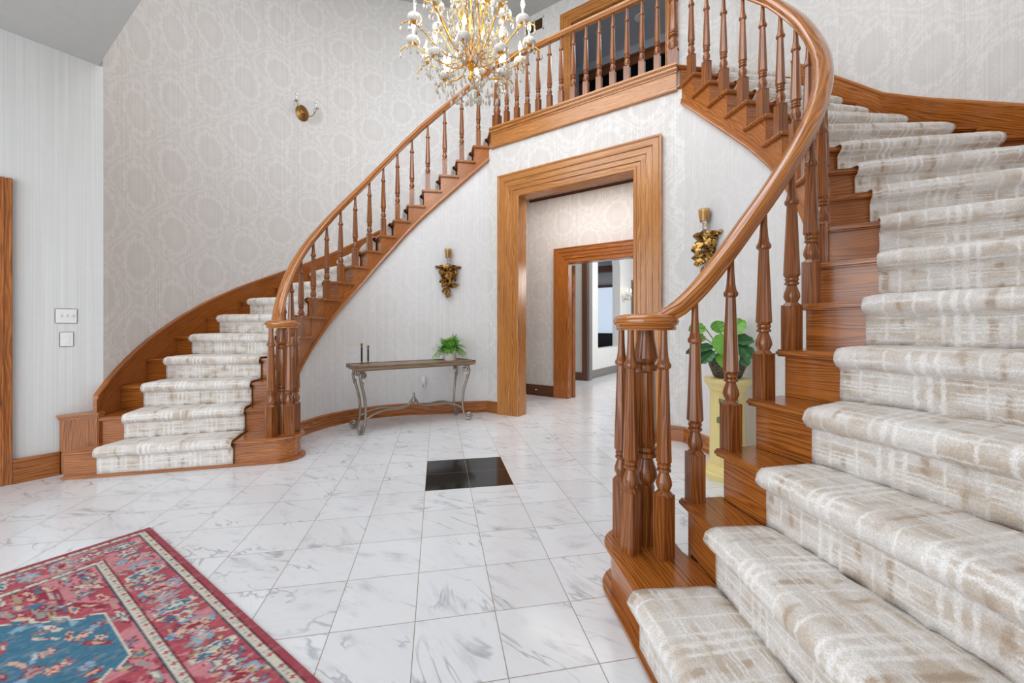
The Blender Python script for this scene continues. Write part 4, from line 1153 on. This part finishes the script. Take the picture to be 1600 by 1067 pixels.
# walls at 45 degrees: inward normals (K2,-K2) on the left, (-K2,-K2) on the right
bracket((-1.566, 1.44, 1.885), math.radians(45), 'gilt acanthus bracket on the wall above the console table', 'amber votive glass on the bracket above the console table', 2)
bracket((1.468, 1.538, 1.925), math.radians(-45), 'gilt acanthus bracket on the wall above the yellow pedestal', 'amber votive glass on the bracket above the yellow pedestal', 5)

# ------------------------------------------------------------------ pedestal and fiddle-leaf plant on the right
PX, PY = 1.655, 1.02
pd = thing('pedestal', 'yellow fluted ceramic pedestal with painted grapes behind the right railing', 'pedestal', (PX, PY, 0))
MB().lathe([(0.0, 0), (0.165, 0), (0.165, 0.04), (0.15, 0.05), (0.15, 0.065), (0.135, 0.085), (0.128, 0.10)], 40).build('base', M['pedestal'], pd, smooth=40)
fl = []
for z, r in ((0.095, 0.122), (0.12, 0.12), (0.62, 0.116), (0.645, 0.118)):
    fl.append([(r*(1-0.07*(0.5+0.5*math.cos(j/72*2*PI*18)))*math.cos(2*PI*j/72), r*(1-0.07*(0.5+0.5*math.cos(j/72*2*PI*18)))*math.sin(2*PI*j/72), z) for j in range(72)])
MB().grid(fl, cv=True, cap=True).build('fluted_shaft', M['pedestal'], pd, smooth=60)
MB().lathe([(0.118, 0.64), (0.128, 0.65), (0.128, 0.665), (0.14, 0.685), (0.155, 0.70), (0.158, 0.71), (0.158, 0.735), (0.0, 0.737)], 40).build('capital', M['pedestal'], pd, smooth=40)
dcam = Vector((2.022-PX, -2.335-PY)).normalized(); perp = Vector((-dcam.y, dcam.x))
def pdp(u, z, r=0.122): # point on shaft facing the stair
    a = math.atan2(dcam.y, dcam.x)+u/r; return Vector((r*math.cos(a), r*math.sin(a), z))
gm = MB(); rs = random.Random(8); 
for k in range(11): gm_c = pdp(0.0+rs.uniform(-.028, .03), 0.50+rs.uniform(-.03, .025), 0.125); gm.lathe([(0.0, -0.016), (0.011, -0.011), (0.016, 0), (0.011, 0.011), (0.0, 0.016)], 10, gm_c)
gm.build('grape_cluster', M['grape'], pd, smooth=80)
gm = MB()
for k in range(12): gm_c = pdp(0.052+rs.uniform(-.022, .022), 0.49+rs.uniform(-.05, .04), 0.125); gm.lathe([(0.0, -0.012), (0.009, -0.008), (0.012, 0), (0.009, 0.008), (0.0, 0.012)], 10, gm_c)
gm.build('berry_cluster', M['grape2'], pd, smooth=80)
gm = MB()
for u0, z0, a, L in ((0.0, 0.53, 2.3, 0.085), (0.03, 0.54, 1.1, 0.08), (0.0, 0.47, -1.7, 0.08), (0.05, 0.45, -1.2, 0.07), (-0.03, 0.46, -2.3, 0.06)):
    rows = []
    for q in range(7):
        g = q/6; wv = 0.026*math.sin(PI*(0.08+0.9*g)); row = []
        for s in (-1, 0, 1):
            u = u0+math.cos(a)*L*g-math.sin(a)*wv*s; z = z0+math.sin(a)*L*g+math.cos(a)*wv*s
            p = pdp(u, z, 0.127+(0.004 if s == 0 else 0)); row.append(tuple(p))
        rows.append(row)
    gm.grid(rows)
gm.build('vine_leaves', M['vine'], pd, smooth=60, recalc=False)
fp = thing('potted_plant', 'fiddle leaf plant in a dark woven pot on the yellow pedestal', 'plant', (PX, PY, 0.737))
MB().lathe([(0.0, 0), (0.085, 0), (0.095, 0.01), (0.125, 0.09), (0.13, 0.13), (0.12, 0.165), (0.112, 0.165), (0.118, 0.13)], 32, cap=False).build('pot', M['pot'], fp, smooth=60)
MB().lathe([(0.116, 0.145), (0.0, 0.15)], 20, cap=False).build('soil', M['soil'], fp)
RGT = Vector((0.824, 0.566, 0)); FWD = Vector((dcam.x, dcam.y, 0)); UPV = Vector((0, 0, 1))
def fiddle(dx, dz, fw, ang, L, W, tilt, mat):
    a = math.radians(ang); m = MB(); rows = []
    ax = (RGT*math.cos(a)+UPV*math.sin(a)+FWD*tilt).normalized()
    nrm_ = (FWD+UPV*0.75); sd = nrm_.cross(ax).normalized(); up = ax.cross(sd).normalized()
    if up.dot(FWD+UPV) < 0: up = -up
    s0 = RGT*dx+UPV*(0.16+dz)+FWD*fw
    r0 = RGT*dx*0.2+UPV*0.14+FWD*fw*0.3
    m.tube([r0, r0*0.45+s0*0.55+UPV*0.02, s0, s0+ax*L*0.2], 0.004, 6)
    N = 12
    for q in range(N+1):
        g = q/N; w_ = W*(math.sin(PI*(0.05+0.92*g**0.9)))**0.65*(0.80+0.30*g); row = []
        c = s0+ax*L*g-UPV*(0.22*L*g*g)
        for k in (-1, -0.66, -0.33, -0.08, 0, 0.08, 0.33, 0.66, 1):
            p = c+sd*w_*k+up*(0.20*W*abs(k)**1.3-(0.004 if k == 0 else 0)+0.007*math.sin(q*1.9+k*3)*abs(k)); row.append(tuple(p))
        rows.append(row)
    m.grid(rows); m.build('leaf', M[mat], fp, smooth=70, recalc=False)
for args in ((-0.16, 0.20, 0.02, 172, 0.14, 0.056, 0.2, 'leaf2'), (-0.16, 0.13, 0.05, 168, 0.11, 0.045, 0.3, 'leaf2'), (-0.10, 0.07, 0.06, 180, 0.22, 0.042, 0.2, 'leafdark'),
             (-0.02, 0.16, 0.05, -97, 0.15, 0.080, 0.7, 'leaf2'), (0.0, 0.14, 0.0, 56, 0.20, 0.078, 0.1, 'leaf2'), (-0.01, 0.05, 0.09, -80, 0.13, 0.082, 0.7, 'leaf2'),
             (0.03, 0.10, 0.02, 18, 0.16, 0.062, 0.15, 'leafdark'), (-0.10, 0.04, 0.08, 214, 0.13, 0.052, 0.35, 'leafdark'), (0.05, 0.06, 0.05, -12, 0.15, 0.062, 0.3, 'leafdark'),
             (-0.05, 0.17, -0.03, 112, 0.12, 0.055, -0.1, 'leaf2'), (0.02, 0.05, 0.08, -30, 0.14, 0.065, 0.5, 'leafdark'), (0.0, 0.12, -0.04, 20, 0.14, 0.06, -0.2, 'leaf2')):
    fiddle(*args)

# ------------------------------------------------------------------ sconce on the left curved wall
def sconce(loc, rz, lab, lit, name='wall_sconce', s=1.0):
    t = thing(name, lab, 'wall lamp', loc, rz)
    MB().lathe([(0.0, 0), (0.07*s, 0), (0.075*s, 0.008*s), (0.06*s, 0.02*s), (0.025*s, 0.03*s), (0.0, 0.045*s)], 24).xf(lambda p: Vector((p.x, -p.z, p.y*1.25))).build('back_plate', M['milk'] if lit else M['brass'], t, smooth=50)
    for sx in (-1, 1):
        pts = []
        for k in range(13):
            g = k/12; pts.append((sx*s*(0.01+0.10*g), -s*(0.03+0.10*math.sin(g*PI*0.6)), s*(-0.01-0.05*math.sin(g*PI)+0.05*g*g)))
        am = MB().tube(pts, 0.005*s, 8).build('arm', M['brass'], t, smooth=60)
        e = pts[-1]
        MB().lathe([(0.0, 0), (0.012*s, 0.0), (0.032*s, 0.014*s), (0.034*s, 0.02*s), (0.0, 0.018*s)], 16, e).build('drip_cup', M['clear'] if not lit else M['milk'], am, smooth=60)
        MB().lathe([(0.009*s, 0.016*s), (0.009*s, 0.07*s), (0.0, 0.07*s)], 12, e).build('candle', M['white'], am)
        MB().lathe([(0.0, 0.07*s), (0.008*s, 0.075*s), (0.013*s, 0.095*s), (0.008*s, 0.12*s), (0.001, 0.145*s)], 12, e).build('bulb', M['sconce_lit'] if lit else M['clear'], am, smooth=60)
        for k in range(3):
            a = k*2*PI/3; MB().lathe([(0.0, -0.05*s), (0.008*s, -0.035*s), (0.003*s, -0.005*s), (0.0, 0.0)], 6, (e[0]+0.03*s*math.cos(a), e[1]+0.03*s*math.sin(a), e[2]+0.012*s)).build('crystal_drop', M['crystal'], am, smooth=0)
nv = (Vector((-CX, CY))-Vector((-3.44, 0.55))).normalized()
sconce((-3.44+nv.x*0.004, 0.55+nv.y*0.004, 4.02), math.atan2(nv.y, nv.x)+PI/2, 'two-candle brass wall sconce high on the left curved wall', False, s=1.15)
sconce((-1.42, 7.66, 1.84), PI/2, 'lit glass sconce on the white wall beyond the doorway', True, s=1.25)
pc = thing('wall_picture', 'dark picture with slim frame on the white wall beyond', 'picture', (-1.42, 8.9, 1.5), PI/2)
MB().bb(-0.62, 0.62, -0.03, 0, -0.85, 0.85).build('frame', M['greytrim'], pc, bevel=0.005)
MB().bb(-0.57, 0.57, -0.036, -0.028, -0.80, 0.80).build('canvas', M['darkroom'], pc)
# sofa seen through the pass-through
sf = thing('sofa', 'dark sofa seen through the arched opening beyond the doorway', 'sofa', (-2.75, 8.30, 0))
MB().bb(-0.9, 0.9, -0.40, 0.40, 0.08, 0.45).build('seat', M['sofa'], sf, bevel=0.05)
MB().bb(-0.9, 0.9, 0.15, 0.42, 0.3, 0.92).build('backrest', M['sofa'], sf, bevel=0.06)
for sx in (-1, 1): MB().bb(sx*0.9, sx*1.05, -0.40, 0.42, 0.06, 0.62).build('armrest', M['sofa'], sf, bevel=0.05)
for sx in (-1, 1):
    for sy in (-0.34, 0.34): MB().bb(sx*0.9-0.03, sx*0.9+0.03, sy-0.03, sy+0.03, 0.0, 0.09).build('foot', M['black'], sf)
cu = MB().box((0, 0, 0.2), (0.22, 0.075, 0.20)).build('cushion', M['throw'], None, bevel=0.07, seg=4); cu.location = (-2.75, 8.36, 0.452); tag(cu, 'striped grey cushion on the dark sofa beyond the arched opening', 'cushion')

# ------------------------------------------------------------------ chandelier
def chandelier():
    cx, cy = 0.062, 0.015
    cx, cy = 0.06, -0.02
    t = thing('chandelier', 'gold and crystal chandelier with candle bulbs hanging over the foyer', 'chandelier', (cx, cy, 0))
    MB().lathe([(0.0, 2.95), (0.012, 2.955), (0.026, 2.98), (0.014, 3.01), (0.018, 3.04), (0.028, 3.07), (0.03, 3.10), (0.02, 3.14), (0.016, 3.17), (0.02, 3.25), (0.012, 3.32), (0.022, 3.42), (0.011, 3.48), (0.014, 3.58), (0.028, 3.66), (0.010, 3.72), (0.008, 3.90)], 20).build('stem', M['gold'], t, smooth=50)
    m = MB()
    z = 3.90; k = 0
    while z < 6.10:
        pts = [((0.012*math.cos(a)) if k % 2 else 0, 0 if k % 2 else 0.012*math.cos(a), z+0.022+0.024*math.sin(a)) for a in [2*PI*q/10 for q in range(11)]]
        m.tube(pts, 0.003, 5, cap=False); z += 0.040; k += 1
    m.build('chain', M['gold'], t, smooth=60)
    MB().lathe([(0.0, 6.09), (0.05, 6.10), (0.07, 6.13), (0.07, 6.149), (0.0, 6.149)], 24).build('ceiling_rose', M['gold'], t, smooth=50)
    for k in range(12):
        a = 2*PI*k/12+0.2; pts = []
        for q in range(17):
            g = q/16; r = 0.03+(0.115 if k % 2 else 0.075)*math.sin(PI*g)**0.8*(0.75+0.25*g)+0.012*math.sin(5*PI*g); pts.append((r*math.cos(a), r*math.sin(a), 3.17+0.50*g))
        MB().tube(pts, 0.0045, 6).build('scroll', M['gold'], t, smooth=60)
    MB().lathe([(0.03, 3.10), (0.075, 3.105), (0.09, 3.13), (0.085, 3.14), (0.03, 3.12)], 24, cap=False).build('crystal_bowl', M['crystal'], t, smooth=50)
    # one master arm per tier
    def drop(L=0.058, w_=0.0105):
        return MB().lathe([(0.0, -L), (w_*0.8, -L*0.86), (w_, -L*0.68), (w_*0.35, -L*0.25), (0.0, -L*0.2)], 6).lathe([(0.0, -L*0.2), (w_*0.5, -L*0.1), (0.0, 0.0)], 6)
    dm = drop().build('crystal_drop', M['crystal'], None, smooth=0).data
    bpy.data.objects.remove([o for o in bpy.data.objects if o.data == dm][0])
    def addmesh(name, me, par, loc):
        o = bpy.data.objects.new(name, me); C.objects.link(o); o.parent = par; o.location = loc; return o
    def keepmesh(m, mat, **kw):
        o = m.build('tmp', mat, None, **kw); me = o.data; bpy.data.objects.remove(o); return me
    bob = keepmesh(MB().grid([[(r*(1+0.022*math.cos(24*2*PI*j/96)*(r > 0.03))*math.cos(2*PI*j/96), r*(1+0.022*math.cos(24*2*PI*j/96)*(r > 0.03))*math.sin(2*PI*j/96), z) for j in range(96)] for r, z in [(0.008, 0.004), (0.030, 0.006), (0.045, 0.016), (0.050, 0.030), (0.046, 0.044), (0.036, 0.050), (0.030, 0.046), (0.010, 0.030)]], cv=True), M['milk'], smooth=60)
    can = keepmesh(MB().lathe([(0.0085, 0.02), (0.0085, 0.115), (0.0, 0.115)], 12), M['white'])
    bul = keepmesh(MB().lathe([(0.0, 0.113), (0.009, 0.118), (0.0145, 0.137), (0.010, 0.158), (0.0012, 0.190)], 12), M['bulb'], smooth=60)
    off_ = keepmesh(MB().lathe([(0.0, 0.113), (0.007, 0.118), (0.0115, 0.135), (0.007, 0.155), (0.0008, 0.178)], 12), M['clear'], smooth=60)
    sau = keepmesh(MB().lathe([(0.0, -0.012), (0.008, -0.010), (0.006, -0.002), (0.020, 0.002), (0.026, 0.009), (0.020, 0.010), (0.0, 0.008)], 16), M['gold'], smooth=60)
    tiers = [(12, 0.10, [(0.045, 3.145), (0.10, 3.10), (0.18, 3.085), (0.26, 3.11), (0.33, 3.165), (0.39, 3.21), (0.44, 3.228), (0.485, 3.222), (0.515, 3.20), (0.53, 3.185)], 0.435, 3.232, 5),
             (8, 0.35, [(0.04, 3.18), (0.08, 3.15), (0.13, 3.17), (0.18, 3.25), (0.22, 3.33), (0.26, 3.375), (0.30, 3.375), (0.325, 3.35)], 0.265, 3.382, 4),
             (6, 0.0, [(0.03, 3.10), (0.08, 3.04), (0.15, 3.02), (0.22, 3.035), (0.28, 3.06), (0.33, 3.05), (0.35, 3.03)], 0.275, 3.066, 2)]
    for n, ph, prof, rc, zc, nd in tiers:
        am = MB().tube([(r, 0, z) for r, z in prof], [0.0048]*len(prof), 8); ame = keepmesh(am, M['gold'], smooth=60)
        for k in range(n):
            a = ph+2*PI*k/n
            ar = addmesh('arm', ame, t, (0, 0, 0)); ar.rotation_euler = (0, 0, a)
            addmesh('saucer', sau, ar, (rc, 0, zc)); addmesh('bobeche', bob, ar, (rc, 0, zc)); addmesh('candle', can, ar, (rc, 0, zc))
            addmesh('bulb', bul if not (n == 12 and k == 8) else off_, ar, (rc, 0, zc))
            for q in range(nd):
                b = 2*PI*q/nd+0.4; addmesh('crystal_drop', dm, ar, (rc+0.044*math.cos(b), 0.044*math.sin(b), zc+0.006))
            e = prof[-1]; addmesh('crystal_drop', dm, ar, (e[0], 0, e[1]))
    # strands and clustered prisms too many to count
    m = MB(); rs = random.Random(11)
    def bead(p, L=0.03, w_=0.007): m.lathe([(0.0, -L), (w_, -L*0.6), (w_*0.4, -L*0.15), (0.0, 0.0)], 5, p)
    for r, z, n in ((0.34, 3.02, 34), (0.30, 2.98, 34), (0.25, 2.96, 30), (0.20, 2.93, 28), (0.14, 2.90, 22), (0.08, 2.87, 14), (0.03, 2.84, 6), (0.24, 3.10, 30), (0.16, 3.14, 24), (0.10, 3.20, 20), (0.40, 3.12, 30),
                    (0.12, 3.27, 22), (0.14, 3.34, 24), (0.16, 3.42, 24), (0.15, 3.50, 24), (0.12, 3.58, 20), (0.09, 3.66, 16), (0.07, 3.40, 16), (0.20, 3.36, 24), (0.22, 3.24, 26)):
        for k in range(n):
            a = 2*PI*k/n+rs.uniform(-.1, .1); rr = r*rs.uniform(0.85, 1.12); bead((rr*math.cos(a), rr*math.sin(a), z+rs.uniform(-.03, .035)), rs.uniform(0.035, 0.066), rs.uniform(0.007, 0.0125))
    for k in range(12):
        a = 0.10+2*PI*k/12
        for q in range(1, 14):
            g = q/14; r = 0.10+0.33*g; zz = 3.42*(1-g)+3.23*g-0.10*math.sin(PI*g)
            m.lathe([(0.0, -0.005), (0.005, 0), (0.0, 0.005)], 5, (r*math.cos(a), r*math.sin(a), zz))
    o = m.build('crystal_strands', M['crystal'], t, smooth=0); o['kind'] = 'stuff'
chandelier()
